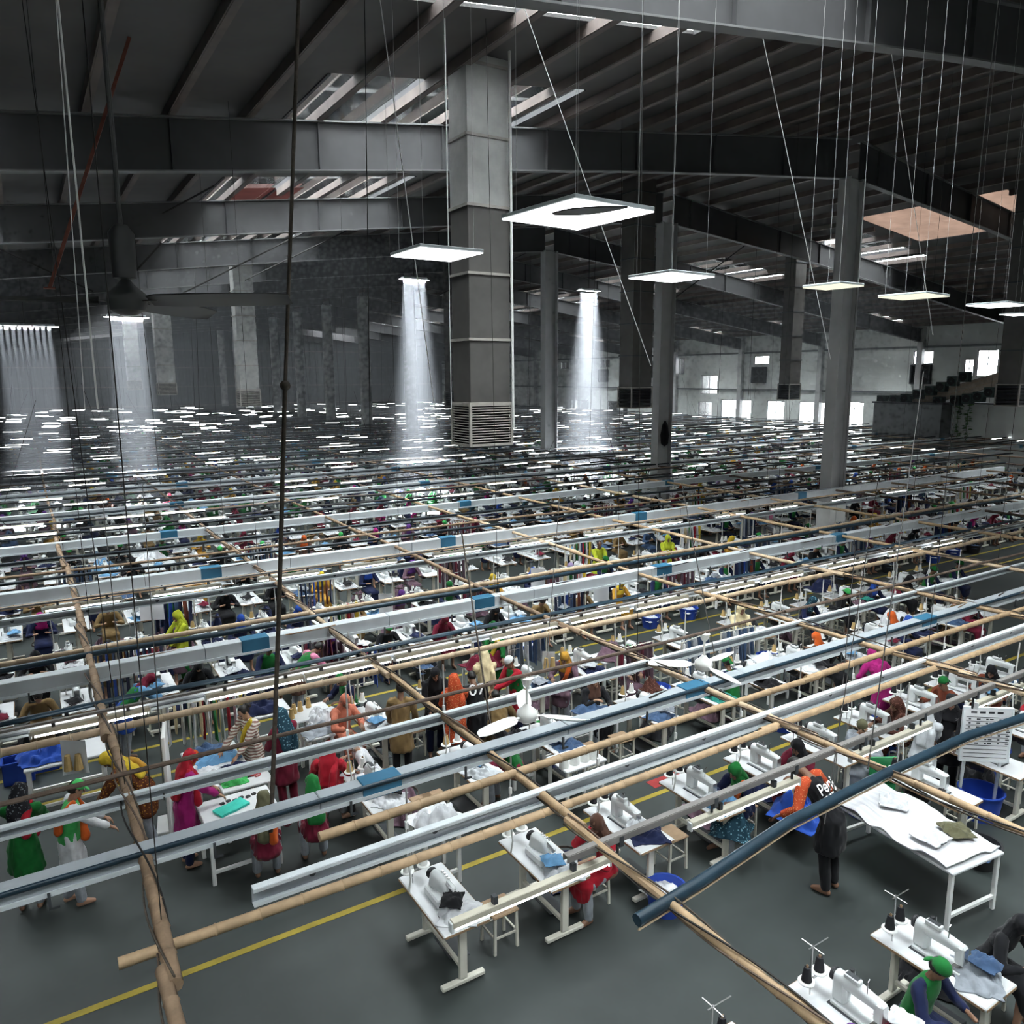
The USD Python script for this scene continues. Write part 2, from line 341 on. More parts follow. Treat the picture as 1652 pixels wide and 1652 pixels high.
# dark exhaust fans set in the right wall under the small windows
for i, (y, lab) in enumerate(((51.3, 'dark square exhaust fan on pale wall, left of the pair'), (35.4, 'dark square exhaust fan on pale wall, nearer the ramp'), (74.9, 'dark square exhaust fan on pale wall, far end'))):
    t = thing('exhaust_fan', lab, 'fan', (XR-.15, y, 6.4), group=None)
    obj('housing', cat(*[box((0, sy*.75, 0), (.3, .12, 1.5)) for sy in (-1, 1)], *[box((0, 0, sz*.7), (.3, 1.4, .12)) for sz in (-1, 1)]), 'steel_dark', t)
    obj('back_plate', box((.1, 0, 0), (.04, 1.4, 1.3)), 'black_gap', t)
    for k in range(5):
        obj('blade', turn(turn(prism([(.06, -.05), (.55, -.14), (.58, .14), (.06, .05)], -.01, .01), k*72), ry=90), 'steel_dark', t)

# roof: ribbed sheets with openings, purlins, rafters
ce = thing('ceiling', kind='structure')
for side, (xa, xb) in enumerate(((XL, RIDGE_X), (RIDGE_X, XR+.5))):
    # plan pieces between skylights
    cut = m3.CrossSection([np.array([(xa, YN), (xb, YN), (xb, YF), (xa, YF)], float)])
    OPEN = [(*q, ) for q in SKYLIGHTS]+[(6.2, 8.4, 26.0, 31.0)]+[(33.0, 38.0, 16.7, 23.1)]
    for x0, x1, y0, y1 in OPEN:
        if x0 >= xa-.01 and x1 <= xb+.01: cut -= m3.CrossSection([np.array([(x0, y0), (x1, y0), (x1, y1), (x0, y1)], float)])
    m = m3.Manifold.extrude(cut, .06)
    v, f = mf(m); v[:, 2] += RIDGE_Z-SLOPE*np.abs(v[:, 0]-RIDGE_X)
    obj('roof_sheet', (v, f), 'roof_sheet', ce)
px_ = list(np.arange(XL+1, RIDGE_X-.5, 1.5))+list(np.arange(RIDGE_X+.9, XR, 1.5))
for x in px_:
    z = roofz(x)-.13
    gap = (25.9, 31.1) if 6 < x < 8.6 else (16.6, 23.2) if 32.8 < x < 38.2 else None
    for a, b in ((YN, YF),) if gap is None else ((YN, gap[0]), (gap[1], YF)):
        obj('purlin', cat(beam((x, a, z), (x, b, z), .07, .2), beam((x+.05, a, z-.1), (x+.05, b, z-.1), .12, .015)), 'purlin_steel', ce)
for i, (x0, x1, y0, y1) in enumerate(SKYLIGHTS):  # the leftmost row among them is added for its light
    if y0 > 100: continue
    w = thing('window_%d' % (len(WIN)+i+1), kind='structure')
    for k in range(3):
        xa, xb = x0+(x1-x0)*k/3+.03, x0+(x1-x0)*(k+1)/3-.03
        v, f = box(((xa+xb)/2, (y0+y1)/2, .1), (xb-xa, y1-y0, .02)); v[:, 2] += RIDGE_Z-SLOPE*np.abs(v[:, 0]-RIDGE_X)
        obj('pane', (v, f), 'sky_glass', w)
    for x in (x0, x0+(x1-x0)/3, x0+2*(x1-x0)/3, x1):
        z = roofz(x)+.03; obj('glazing_bar', beam((x, y0, z), (x, y1, z), .06, .12), 'rafter_steel', w)
for nm, (x0, x1, y0, y1) in (('pink_sheet', (6.2, 8.4, 26.0, 31.0)), ('beige_sheet', (33.0, 38.0, 16.7, 23.1))):  # pink and beige reflections in the glass, built in as roof sheets
    w = thing('window_%d' % (60+len(nm)), kind='structure')
    for k in range(2):
        xa, xb = x0+(x1-x0)*k/2, x0+(x1-x0)*(k+1)/2
        v, f = box(((xa+xb)/2, (y0+y1)/2, .03), (xb-xa-.02, y1-y0, .012)); v[:, 2] += RIDGE_Z-SLOPE*np.abs(v[:, 0]-RIDGE_X)
        obj('translucent_sheet', (v, f), nm, w)
COLY = [17.5+9*k for k in range(12)]
for k, y in enumerate([-.5, 8.5]+COLY):
    t = thing('rafter', 'grey tapered steel roof rafter, %s from the camera end' % ordw(k), 'beam', (0, y, 0))
    for xa, xb in ((XL, RIDGE_X-.3), (RIDGE_X+.3, XR)):
        n = 9; pts = np.linspace(xa, xb, n)
        top = [(x, roofz(x)-.26) for x in pts]
        def depth(x): return 1.0+.25*max(0, 1-abs(x-RIDGE_X)/9)
        bot = [(x, roofz(x)-.26-depth(x)) for x in pts]
        poly = top+bot[::-1]
        web = mf(m3.Manifold.extrude(m3.CrossSection([np.array(poly[::-1], float)]), .02).rotate((90, 0, 0)).translate((0, .01, 0)))
        obj('web', web, 'rafter_steel', t)
        fl_ = [beam((a[0], 0, a[1]), (b[0], 0, b[1]), .24, .03) for L in (top, bot) for a, b in zip(L, L[1:])]
        obj('flange', cat(*fl_), 'rafter_flange', t)
        obj('stiffener', cat(*[box((x, 0, roofz(x)-.26-depth(x)/2), (.02, .2, depth(x)-.05)) for x in np.arange(xa+1, xb-.5, 3.)]), 'rafter_steel', t, kind='stuff')
for k, y in enumerate(COLY):
    ht = roofz(RIDGE_X)-1.5
    lab = ['tall grey steel column nearest the camera, at right', 'second tall grey steel column from the right', 'third tall grey steel column, right of the big air duct', 'grey steel column hidden behind the big air duct', 'pale grey column in the bright haze, fifth from the right'][k] if k < 5 else 'grey steel column, %s back along the row under the ridge' % ordw(k)
    t = thing('steel_column', lab, 'column', (RIDGE_X, y, 0))
    for s in (-1, 1): obj('flange', rbox((s*.4, 0, ht/2+.02), (.03, .46, ht-.04), .004), 'column_paint', t)
    obj('web', box((0, 0, ht/2+.02), (.77, .03, ht-.04)), 'column_paint', t)
    obj('base_plate', rbox((0, 0, .02), (1.0, .7, .04), .005), 'steel_dark', t)
    if k == 0: obj('base_wrap', box((0, -.02, 1.0), (.9, .56, 1.9)), 'plastic_white', t, label='white sheet boxed round the column foot')
    if k == 1: obj('hung_coat', turn(lathe([(.02, 0), (.16, .1), (.2, .5), (.13, .95), (.03, 1.15)], 10), 0, (-.1, -.32, 3.3)), 'cloth_black', t, label='black cloth hung on the column')

# ducts: galvanised drops with louvred boxes
def duct(px, pyb, d, wx, wy, ztop, label, dark=False, zb=None, boxh=.85, seam=1.25):
    p = atd(px, pyb, d); x, y, z0 = p if zb is None else (p[0], p[1], zb)
    ztop = roofz(x)-.06*wx
    t = thing('air_duct', label, 'duct', (x, y, z0))
    H = ztop-z0; z = boxh; bodies = []
    m_ = 'duct_dark' if dark else 'duct_metal'
    while z < H-.05:
        h = min(seam, H-z)
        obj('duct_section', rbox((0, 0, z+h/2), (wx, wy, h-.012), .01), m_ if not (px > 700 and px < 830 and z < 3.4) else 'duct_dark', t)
        obj('flange', cat(*[box((0, s*(wy/2+.01), z), (wx+.06, .04, .05)) for s in (-1, 1)], *[box((s*(wx/2+.01), 0, z), (.04, wy, .05)) for s in (-1, 1)]), 'grille_metal' if not dark else 'steel_dark', t)
        z += h
    bw, bh = wx+.08, wy+.08
    obj('grille_core', box((0, 0, boxh/2), (bw-.1, bh-.1, boxh-.06)), 'black_gap', t)
    fr = [box((sx*(bw/2-.02), sy*(bh/2-.02), boxh/2), (.05, .05, boxh)) for sx in (-1, 1) for sy in (-1, 1)]
    fr += [box((0, sy*(bh/2-.02), zz), (bw-.1, .05, .05)) for sy in (-1, 1) for zz in (.025, boxh-.025)]+[box((sx*(bw/2-.02), 0, zz), (.05, bh-.1, .05)) for sx in (-1, 1) for zz in (.025, boxh-.025)]
    obj('grille_frame', cat(*fr), 'grille_metal', t)
    n = 14
    for k in range(n):
        zz = .09+(boxh-.18)*k/(n-1)
        obj('louvre', cat(*[turn(box((0, 0, 0), (bw-.1, .04, .012)), 0, (0, s*(bh/2-.02), zz), rx=25*s) for s in (-1, 1)], *[turn(box((0, 0, 0), (.04, bh-.1, .012)), 0, (s*(bw/2-.02), 0, zz), ry=-25*s) for s in (-1, 1)]), 'grille_metal' if not dark else 'steel_dark', t)
    return t
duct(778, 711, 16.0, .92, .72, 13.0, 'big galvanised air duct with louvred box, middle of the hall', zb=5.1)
duct(402, 655, 41.0, .98, .8, 12.3, 'bright seamed air duct on the left, ending in a grille')
duct(270, 637, 56, 1.15, .9, 12.2, 'pale air duct behind the reflected fan, right of a pair')
duct(218, 629, 72, 1.15, .9, 12.3, 'pale air duct behind the reflected fan, left of a pair')
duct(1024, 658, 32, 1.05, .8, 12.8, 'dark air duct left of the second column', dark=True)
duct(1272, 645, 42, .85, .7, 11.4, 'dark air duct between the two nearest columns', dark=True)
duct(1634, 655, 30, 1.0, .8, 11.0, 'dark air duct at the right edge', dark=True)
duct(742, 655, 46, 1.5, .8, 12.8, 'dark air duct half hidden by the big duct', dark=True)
# smoke pipe strut, rust red
p, q = atd(131, 305, 12), atd(80, 465, 12)
while p[2] < roofz(p[0])-.02: p = p+(p-q)*.01
t = thing('brace', 'rust red steel strut hanging at the top left', 'strut', p)
obj('bar', beam((0, 0, 0), q-p, .09, .05), 'rust', t); obj('end_plate', box(q-p, (.16, .16, .02)), 'rust', t)

for k, (p0, p1, y, lab) in enumerate((((285, 478), (640, 300), 30, 'long one left of the reflected panel'), ((395, 452), (560, 372), 34, 'right of the bright seamed duct'), ((0, 402), (150, 470), 30, 'at the left edge'), ((190, 470), (260, 392), 24, 'beside the reflected dark fan'), ((262, 345), (345, 300), 24, 'top left'), ((700, 480), (980, 345), 40, 'behind the reflected light panels'), ((1090, 480), (1290, 330), 30, 'left of the nearest column'))):
    p, q = aty(*p0, y), aty(*p1, y)
    obj('brace_rod', tube([p, q], .018+.0004*y, 6), 'wire_dark', None, label='dark slanting bracing rod under the roof, '+lab, cat='rod')
# cabin, ramp with boxes on the right
c0 = np.array([50., 0, 0])
a, b = atx(1410, 650, 50), atx(1520, 652, 50)
t = thing('cabin', 'dark grey cabin standing among the lines at right', 'cabin', (50.6, (a[1]+b[1])/2, 0))
w_ = abs(a[1]-b[1])
obj('wall_panel', rbox((0, 0, a[2]/2), (1.2, w_, a[2]), .02), 'grey_wall', t); obj('roof_slab', rbox((0, 0, a[2]+.06), (1.4, w_+.2, .12), .02), 'steel_dark', t)
a2, b2 = atx(1518, 642, 51.5), atx(1660, 648, 51.5)
t = thing('partition', 'pale green-grey partition wall below the ramp', 'partition', (52.1, (a2[1]+b2[1])/2-2, 0))
obj('wall_panel', box((0, 0, 2.25), (.2, abs(a2[1]-b2[1])+4, 4.5)), 'pale_wall', t); obj('cap_rail', box((0, 0, 4.56), (.26, abs(a2[1]-b2[1])+4, .1)), 'steel_dark', t)
a, b = atx(1470, 652, 51), atx(1630, 606, 51)
t = thing('ramp', 'sloping stone-coloured ramp edge high on the right', 'ramp')
obj('ramp_side', beam(a, b, .3, .75), 'stone_band', t)
for k in range(7): obj('course_line', beam(a+(b-a)*.01+[-.17, 0, -.3+.1*k], b+[-.17, 0, -.3+.1*k], .02, .02), 'table_edge', t, kind='stuff') if k in (2, 5) else None
for k in range(13):
    px, py = [(1424, 645), (1444, 645), (1462, 643), (1482, 636), (1502, 630), (1520, 624), (1538, 615), (1557, 608), (1515, 648), (1543, 646), (1562, 643), (1580, 640), (1598, 633)][k]
    p = atx(px, py, 50.62)
    t = thing('ventilator_box', 'dark green ventilator box %s the sloping ramp, %s from left' % (('on top of', ordw(k)) if k < 8 else ('hung below', ordw(k-8))), 'ventilator', p, group='ventilator boxes %s the ramp' % ('on' if k < 8 else 'below'))
    obj('housing', rbox((0, 0, 0), (.5, .62, .62), .03), 'unit_green', t); obj('mouth', turn(lathe([(.05, 0), (.24, 0), (.24, .03), (.2, .03)], 12), 0, (-.26, 0, 0), ry=-90), 'black_gap', t)
for px in (1552, 1568):
    p = atx(px, 645, 51); pts = [p+[-.3+.06*math.sin(k), .05*math.cos(2*k), -.28*k] for k in range(10)]
    t = thing('hanging_vine', 'green vine hanging down the partition, %s of two' % ('left' if px == 1552 else 'right'), 'plant', (0, 0, 0))
    obj('stem', tube(pts, .02, 5), 'leaf_green', t)
    lv = [turn(prism([(0, -.02), (.12, -.07), (.26, 0), (.12, .07), (0, .02)], 0, .006), rng.uniform(0, 360), pts[rng.randrange(10)]+np.array([rng.uniform(-.1, .1), rng.uniform(-.12, .12), rng.uniform(-.14, .14)]), rx=rng.uniform(-40, 40)) for _ in range(70)]
    obj('foliage', cat(*lv), 'leaf_green', t, kind='stuff')

# ------------------------------------------------------------------ the overhead frame of poles, trays and lights
BX = [.48, 3.98, 7.31, 10.7]+[14.1+3.4*k for k in range(13)]
def span(y): return (max(-3.0, -.06*y-1.2), min(57.5, 2.35*y+3.5))
ORD = [ordw(i) for i in range(58)]
def knots(p, q, r, m, name, label, group=None, seed=0, wrap=False, cat_='pole'):
    g = random.Random(seed); p = np.asarray(p, float); q = np.asarray(q, float); L = np.linalg.norm(q-p); n = max(6, int(L/.33)); pts, rr = [], []
    bend = np.array([0, 0, g.uniform(-.03, .015)]); side = np.cross((q-p)/L, [0, 0, 1.])*g.uniform(-.04, .04)
    for k in range(n+1):
        t = k/n; s = math.sin(math.pi*t)
        for e, rk in ((-.012, .97), (0, 1.13), (.012, .97)) if 0 < k < n else ((0, 1),):
            pts.append(p+(q-p)*t+(q-p)/L*e+(bend+side)*s); rr.append(r*rk*(1.06-.14*t))
    t = thing(name, label, cat_, p, group=group)
    obj('culm', tube(np.array(pts)-p, rr, 8), m, t, smooth=40)
    if wrap:
        for k in range(3):
            a0 = g.uniform(0, 6); w = [(p+(q-p)*u)-p+np.array([math.cos(a0+u*9), 0, math.sin(a0+u*9)])*r*1.25 for u in np.linspace(0, 1, 40)]
            obj('tied_cable', tube(w, .009, 5), ['wire_dark', 'rope_brown', 'wood_dark'][k], t)
    return t
# long poles running away from the camera (front ones piece by piece)
place_word = ['leftmost', 'second from left', 'third from left', 'fourth from left', 'fifth from left', 'sixth from left', 'seventh from left']
for i, x in enumerate(BX):
    y0 = max(1.5, x/2.35-1.2)
    segs = [(1.2, 5.4), (5.2, 9.9), (9.6, 14.5), (14.2, 19.5), (19.2, 25.5)]
    if i < 7:
        for k, (a, b) in enumerate(segs):
            if b < x/2.4: continue
            dark = i == 0 or (i == 2 and k > 1) or (i == 1 and k > 2)
            knots((x+.05*((k % 2)-.5), a, 2.4), (x+.05*((k % 2)-.5), b, 2.4), .055 if i == 0 else .042, 'bamboo_old' if dark else ('bamboo' if (i+k) % 3 else 'bamboo_pale'), 'bamboo_pole',
                  '%s bamboo pole running away from camera, %s length of the line %s' % ('dark cable-wrapped' if dark else 'tan', ORD[k], place_word[i]), seed=i*10+k, wrap=(i < 2 or k < 2))
        a = 25.2
    else: a = y0
    obj('pole_line', cat(*[tube([(x+.06*math.sin(y), y, 2.4), (x+.06*math.sin(y+5), min(y+5.6, 116), 2.4)], .04, 6) for y in np.arange(max(a, 4), 115, 5.3)]), 'wood_dark' if i % 2 else 'bamboo_old', None,
        label='thin dark pole line running to the back wall, %s from the left' % ORD[i], cat='pole', group=None)

def c_tray(x0, x1, y, z, h=.15, d=.07, holes=True, label='', m='tray_grey', group=None):
    t = thing('cable_tray', label, 'cable tray', (x0, y, z), group=group); L = x1-x0
    obj('web', box((L/2, 0, 0), (L, .012, h)), m, t)
    obj('flange', cat(box((L/2, -d/2, h/2), (L, d, .012)), box((L/2, -d/2, -h/2), (L, d, .012)), box((L/2, -d, h/2-.012), (L, .01, .03)), box((L/2, -d, -h/2+.012), (L, .01, .03))), 'tray_pale', t, label='pale folded flanges of the tray')
    if holes:
        for k, xx in enumerate(np.arange(.5, L, 1.15)): obj('hole_plug', turn(lathe([(.0, 0), (.03, 0), (.03, .012), (.0, .012)], 10), 0, (xx, -.004, .01), rx=90), 'steel_dark', t)
    return t
def busbar(x0, x1, y, z, label, patch=(), pipe=True, w=.17, h=.15, group=None, simple=False, m='busbar_grey'):
    t = thing('busbar_trunk', label, 'busbar', (x0, y, z), group=group); L = x1-x0
    cuts = np.arange(0, L, 3.0) if not simple else [0]
    for c in cuts:
        l = min(3.0, L-c) if not simple else L
        obj('trunk_section', rbox((c+l/2, 0, 0), (l-.008, w, h), .008), m, t)
    obj('lower_lip', box((L/2, -w/2-.012, -h/2+.02), (L, .02, .04)), 'tray_pale' if m != 'trunk_far' else 'tray_grey', t)
    if pipe: obj('blue_pipe', tube([(0, -w/2-.02, h/2-.01), (L/2, -w/2-.02, h/2-.02), (L, -w/2-.02, h/2-.01)], .026, 8), 'pipe_blue', t, smooth=60, label='dark blue pipe along the trunk edge')
    if not simple:
        g = random.Random(int(y*10))
        for xx in np.arange(.7, L-.5, 1.3): obj('hook', cat(box((xx, -w/2-.03, -h/2-.03), (.022, .02, .14)), box((xx+.03, -w/2-.03, -h/2-.1), (.08, .02, .02))), 'steel_dark', t)
        for q in range(int(L/5)):
            a = g.uniform(0, L-4); b = a+g.uniform(2, 3.6); obj('tied_cable', tube([(a+(b-a)*u, -w*.2+.12*math.sin(u*5), h/2+.02-.05*math.sin(math.pi*u)) for u in np.linspace(0, 1, 14)], .011, 5), ['bamboo_old', 'wire_dark', 'rope_brown'][q % 3], t)
    for px_ in patch: obj('connector_box', rbox((px_-x0, 0, 0), (.42, w+.03, h+.03), .006), 'patch_blue', t, label='blue connector on the trunk')
    return t
def fixture_build(wide=1.0):
    t = thing('tube_light', '', 'light')
    L = 1.28 if wide == 1 else 1.6
    obj('batten', rbox((0, 0, .03), (L, .07, .06), .006), 'fitting_cream', t)
    for s in (-1, 1):
        pr = prism([(0, 0), (.012, 0), (.115, -.06), (.103, -.06)] if s > 0 else [(0, 0), (-.103, -.06), (-.115, -.06), (-.012, 0)], -L/2, L/2)
        obj('reflector', (pr[0][:, [2, 0, 1]]*[1, wide, wide]+[0, s*.03, .02], pr[1]), 'fitting_cream', t)
    obj('lit_tube', tube([(-L/2+.04, 0, -.022), (L/2-.04, 0, -.022)], .017, 8), 'tube_near', t)
    [obj('end_cap', rbox((s*(L/2), 0, .005), (.03, .06, .09), .005), 'machine_white', t) for s in (-1, 1)]
    [obj('clip', box((s*.4, 0, .09), (.04, .05, .08)), 'steel_dark', t) for s in (-1, 1)]
    return t
def bare_build():
    t = thing('tube_light', '', 'light')
    b = obj('batten', rbox((0, .04, .05), (1.28, .05, .07), .006), 'fitting_cream', t)
    obj('lit_tube', tube([(-.61, -.01, .05), (.61, -.01, .05)], .022, 8), 'tube_lit', t)
    for s in (-1, 1): obj('end_cap', box((s*.62, .0, .05), (.03, .07, .06)), 'machine_white', t); obj('clip', box((s*.4, .05, .0), (.04, .05, .06)), 'steel_dark', t)
    return t
rowname = {4.62: 'the rail nearest the camera', 10.2: 'the second lit rail', 15.9: 'the third lit rail'}
def light_row(y, z, xs, where, wide=1.0):
    for k, x in enumerate(xs):
        place('tube_light%s' % wide, lambda: fixture_build(wide), (x, y, z), 0, 'cream twin-wing fluorescent light, %s from left under %s' % (ORD[k], where), 'tube lights under '+where)
# --- row of the nearest rail with its big fittings
t = thing('light_rail', 'taupe steel rail nearest the camera carrying cream light fittings', 'rail', (3.6, 4.93, 2.42))
obj('rail', cat(box((5, 0, 0), (10, .06, .012)), box((5, .03, -.03), (10, .012, .06)), box((5, -.03, -.03), (10, .012, .06))), 'rail_taupe', t)
for x in np.arange(.6, 10, 1.2): obj('hanger_clip', cat(box((x, 0, -.06), (.05, .08, .1)), box((x, .02, -.16), (.02, .02, .2))), 'steel_dark', t)
light_row(4.95, 2.17, [3.3, 5.91, 8.42, 11.1, 13.4], 'the rail nearest the camera', 1.45)
t = thing('conduit', 'thick dark blue conduit crossing nearest the camera, bottom right', 'pipe'); pts = [(3.6, 4.0, 2.4), (4.3, 4.05, 2.42), (5.6, 4.2, 2.45), (7.2, 4.28, 2.42), (8.6, 4.2, 2.5), (10.5, 4.1, 2.44), (13, 4.0, 2.45)]
obj('pipe', tube(pts, .05, 10), 'pipe_blue', t, smooth=60); obj('tied_cable', tube(np.array(pts)+[0, -.02, -.07], .01, 5), 'bamboo_pale', t)
def bamboo_row(y, z, x0, x1, word, m='bamboo', r=.04, name='bamboo_pole', step=6.8, seed=0):
    k = 0; x = x0
    while x < x1-1:
        b = min(x+step, x1)
        knots((x-.1, y+.03*((k % 2)-.5), z), (b+.12, y+.03*((k % 2)-.5), z), r, m, name, '%s %s, %s length from left' % ({'bamboo': 'tan bamboo pole', 'bamboo_pale': 'pale bamboo pole', 'wood_dark': 'thin dark wooden pole', 'bamboo_old': 'brown bamboo pole'}[m], word, ORD[k]), seed=seed+k)
        x = b; k += 1
def pipe_row(y, z, x0, x1, word, m='pipe_blue', r=.032):
    t = thing('conduit', 'dark blue conduit crossing left to right, '+word, 'pipe')
    xs = np.arange(x0, x1, 1.7); pts = [(x, y+.012*math.sin(x*1.9), z+.015*math.sin(x*2.3)) for x in xs]
    obj('pipe', tube(pts, r, 8), m, t, smooth=60)
    for x in np.arange(x0+1, x1-1, 1.9): obj('drop_tee', cat(box((x, y, z-.1), (.045, .045, .18)), box((x, y-.03, z-.2), (.08, .1, .03))), 'steel_dark', t)
bamboo_row(5.70, 2.36, .3, 14.5, 'second from the bottom of the picture', 'bamboo', .042, seed=100)
c_tray(1.2, 15.5, 5.95, 2.36, label='grey cable tray with round holes between the two nearest bamboo poles')
bamboo_row(6.38, 2.40, 2.0, 17.5, 'just in front of the first blue-patched trunk', 'bamboo', .045, seed=110)
busbar(-.9, 19, 7.02, 2.36, 'wide grey busbar trunk nearest the camera with a blue connector', patch=(2.75, 7.2, 12.6))
c_tray(-.9, 20, 8.1, 2.36, .12, .06, label='narrow grey cable tray behind the nearest busbar trunk', holes=False)
bamboo_row(7.44, 2.95, -.8, 18, 'carrying the two white fans', 'wood_dark', .024, 'wooden_pole', 5.2, seed=120)
for yy, x1_, wd in ((10.18, 24, 'second'), (15.9, 33, 'third')):
    t = thing('light_rail', 'thin taupe rail carrying the lights of the %s lit row' % wd, 'rail', (-.9, yy, 2.51)); obj('rail', beam((0, 0, 0), (x1_, 0, 0), .05, .03), 'rail_taupe', t)
bamboo_row(9.9, 2.38, -.8, 23, 'in front of the second lit rail', 'bamboo_pale', .048, seed=130)
c_tray(-.9, 25, 10.5, 2.34, .1, .07, label='grey cable tray under the second blue conduit', holes=False)
pipe_row(10.62, 2.44, -.9, 25, 'above the second lit rail', r=.036)
light_row(10.2, 2.38, [.35, 2.3, 3.6, 4.95, 6.6, 8.15, 9.6, 11.4, 12.9, 15, 17.2, 19], 'the second lit rail')
busbar(-1, 27, 12.12, 2.34, 'wide grey busbar trunk, second from the camera', patch=(2.75, 6.9, 11.35, 17.4), pipe=False, w=.2, h=.22, m='busbar_pale')
pipe_row(12.72, 2.42, -1, 28, 'behind the second busbar trunk', r=.045)
bamboo_row(13.05, 2.40, -1, 29, 'behind the second busbar trunk', 'bamboo_pale', .043, seed=140)
c_tray(-1, 33, 15.5, 2.36, .12, .05, label='pale cable tray with dark plugs over the third lit rail')
light_row(15.9, 2.38, [.6, 2.4, 4.4, 6.2, 8.4, 10.5, 12.8, 15, 17.6, 20, 23, 26], 'the third lit rail')
bamboo_row(16.25, 2.42, -1, 33, 'in front of the third busbar trunk', 'bamboo', .038, seed=150)
busbar(-1.2, 36, 17.25, 2.34, 'wide pale busbar trunk, third from the camera', patch=(3.1, 8.8, 15.2, 22.5), pipe=False, w=.2, h=.26, m='busbar_pale')
pipe_row(18.05, 2.46, -1.2, 38, 'behind the third busbar trunk', 'pipe_dark', .035)
bamboo_row(18.9, 2.42, -1.2, 39, 'between the third and fourth busbar trunks', 'bamboo_old', .032, seed=160)
c_tray(-1.3, 43, 20.3, 2.38, .09, .05, label='pale thin tray beside the dark conduit, in front of the fourth busbar', holes=False)
pipe_row(20.15, 2.44, -1.3, 43, 'beside the pale thin tray in the middle distance', 'pipe_dark', .035)
# far rows
FARY = [22.2+5.1*k for k in range(19)]
FARY2 = FARY
for k, y in enumerate([q for q in FARY if q < 113]):
    x0, x1 = span(y); w = 'row %d behind the middle of the hall' % (k+1)
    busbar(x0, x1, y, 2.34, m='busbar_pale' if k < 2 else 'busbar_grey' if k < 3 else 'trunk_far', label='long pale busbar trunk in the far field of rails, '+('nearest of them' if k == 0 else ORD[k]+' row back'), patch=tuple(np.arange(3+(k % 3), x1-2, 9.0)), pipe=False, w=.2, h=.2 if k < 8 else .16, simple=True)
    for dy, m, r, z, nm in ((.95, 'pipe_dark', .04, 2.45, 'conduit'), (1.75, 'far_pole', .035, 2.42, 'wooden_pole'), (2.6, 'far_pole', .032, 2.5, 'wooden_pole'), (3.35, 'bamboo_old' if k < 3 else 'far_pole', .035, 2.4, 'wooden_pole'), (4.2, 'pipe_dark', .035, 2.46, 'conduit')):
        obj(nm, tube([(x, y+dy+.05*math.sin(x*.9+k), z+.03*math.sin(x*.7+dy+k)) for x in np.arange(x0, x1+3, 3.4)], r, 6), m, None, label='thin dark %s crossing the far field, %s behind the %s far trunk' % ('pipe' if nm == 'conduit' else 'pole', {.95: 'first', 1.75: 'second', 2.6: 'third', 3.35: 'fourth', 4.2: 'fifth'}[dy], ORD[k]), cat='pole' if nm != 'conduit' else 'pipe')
    lx = [x for x in np.arange(x0+.5, x1-1, 2.1) if rng.random() < (.5 if k < 6 else .38)]
    for dy in (.95, 2.6):
        xs = [x+rng.uniform(-.5, .5) for x in lx if rng.random() < .8]
        if k < 5:
            for x in xs: place('bare_tube', bare_build, (x, y+dy-.07, 2.47), 0, 'small lit fluorescent tube, %s from left on %s far row, %s side' % (ORD[xs.index(x)], ORD[k], 'front' if dy < 1 else 'back'), 'tube lights of %s far row' % ORD[k])
        else:
            t = thing('tube_light', 'small lit fluorescent tubes of the %s far row, %s side' % (ORD[k], 'front' if dy < 1 else 'back'), 'light', kind='stuff')
            if xs: obj('batten', cat(*[box((x, y+dy-.03, 2.56), (1.28, .05, .05)) for x in xs]), 'fitting_cream', t); obj('lit_tube', cat(*[box((x, y+dy-.075, 2.55), (1.22, .03, .045 if k < 10 else .06)) for x in xs]), 'tube_lit', t)
# rods holding the frame up from the roof
rod_n = 0
for i, x in enumerate(BX[:9]):
    for y in (5.9, 8.3, 12.3, 16.9, 20.2):
        if x > 2.2*y+1 or rng.random() < .4: continue
        dx = rng.uniform(-.25, .25); z1 = roofz(x)-.03
        obj('hanger_rod', tube([(x+.04, y, 2.3), (x+.04+dx, y+rng.uniform(-.2, .2), z1)], .0045, 5), 'wire_dark', None, label='thin dark rod holding up the frame at the %s rail, %s pole line' % (ORD[(5.9, 8.3, 12.3, 16.9, 20.2).index(y)], ORD[i]), cat='rod')
for k, y in enumerate(FARY):
    x0, x1 = span(y)
    L = [tube([(x, y+.5, 2.35), (x+rng.uniform(-.4, .4), y+.5, roofz(x)-.1)], .005+.0002*y, 4, False) for x in np.arange(x0+.5, x1, 3.4) if rng.random() < .16]
    L += [tube([(x, y+2.8, 2.35), (x+rng.uniform(-1.5, 1.5), y+2.8, 2.4+rng.uniform(.8, 4))], .009, 4, False) for x in np.arange(x0+2, x1, 4.3) if rng.random() < .5]
    obj('hanger_rods', cat(*L), 'wire_dark', None, label='fan of thin dark hanger rods over the %s far row of rails' % ORD[k], cat='rod', kind='stuff')
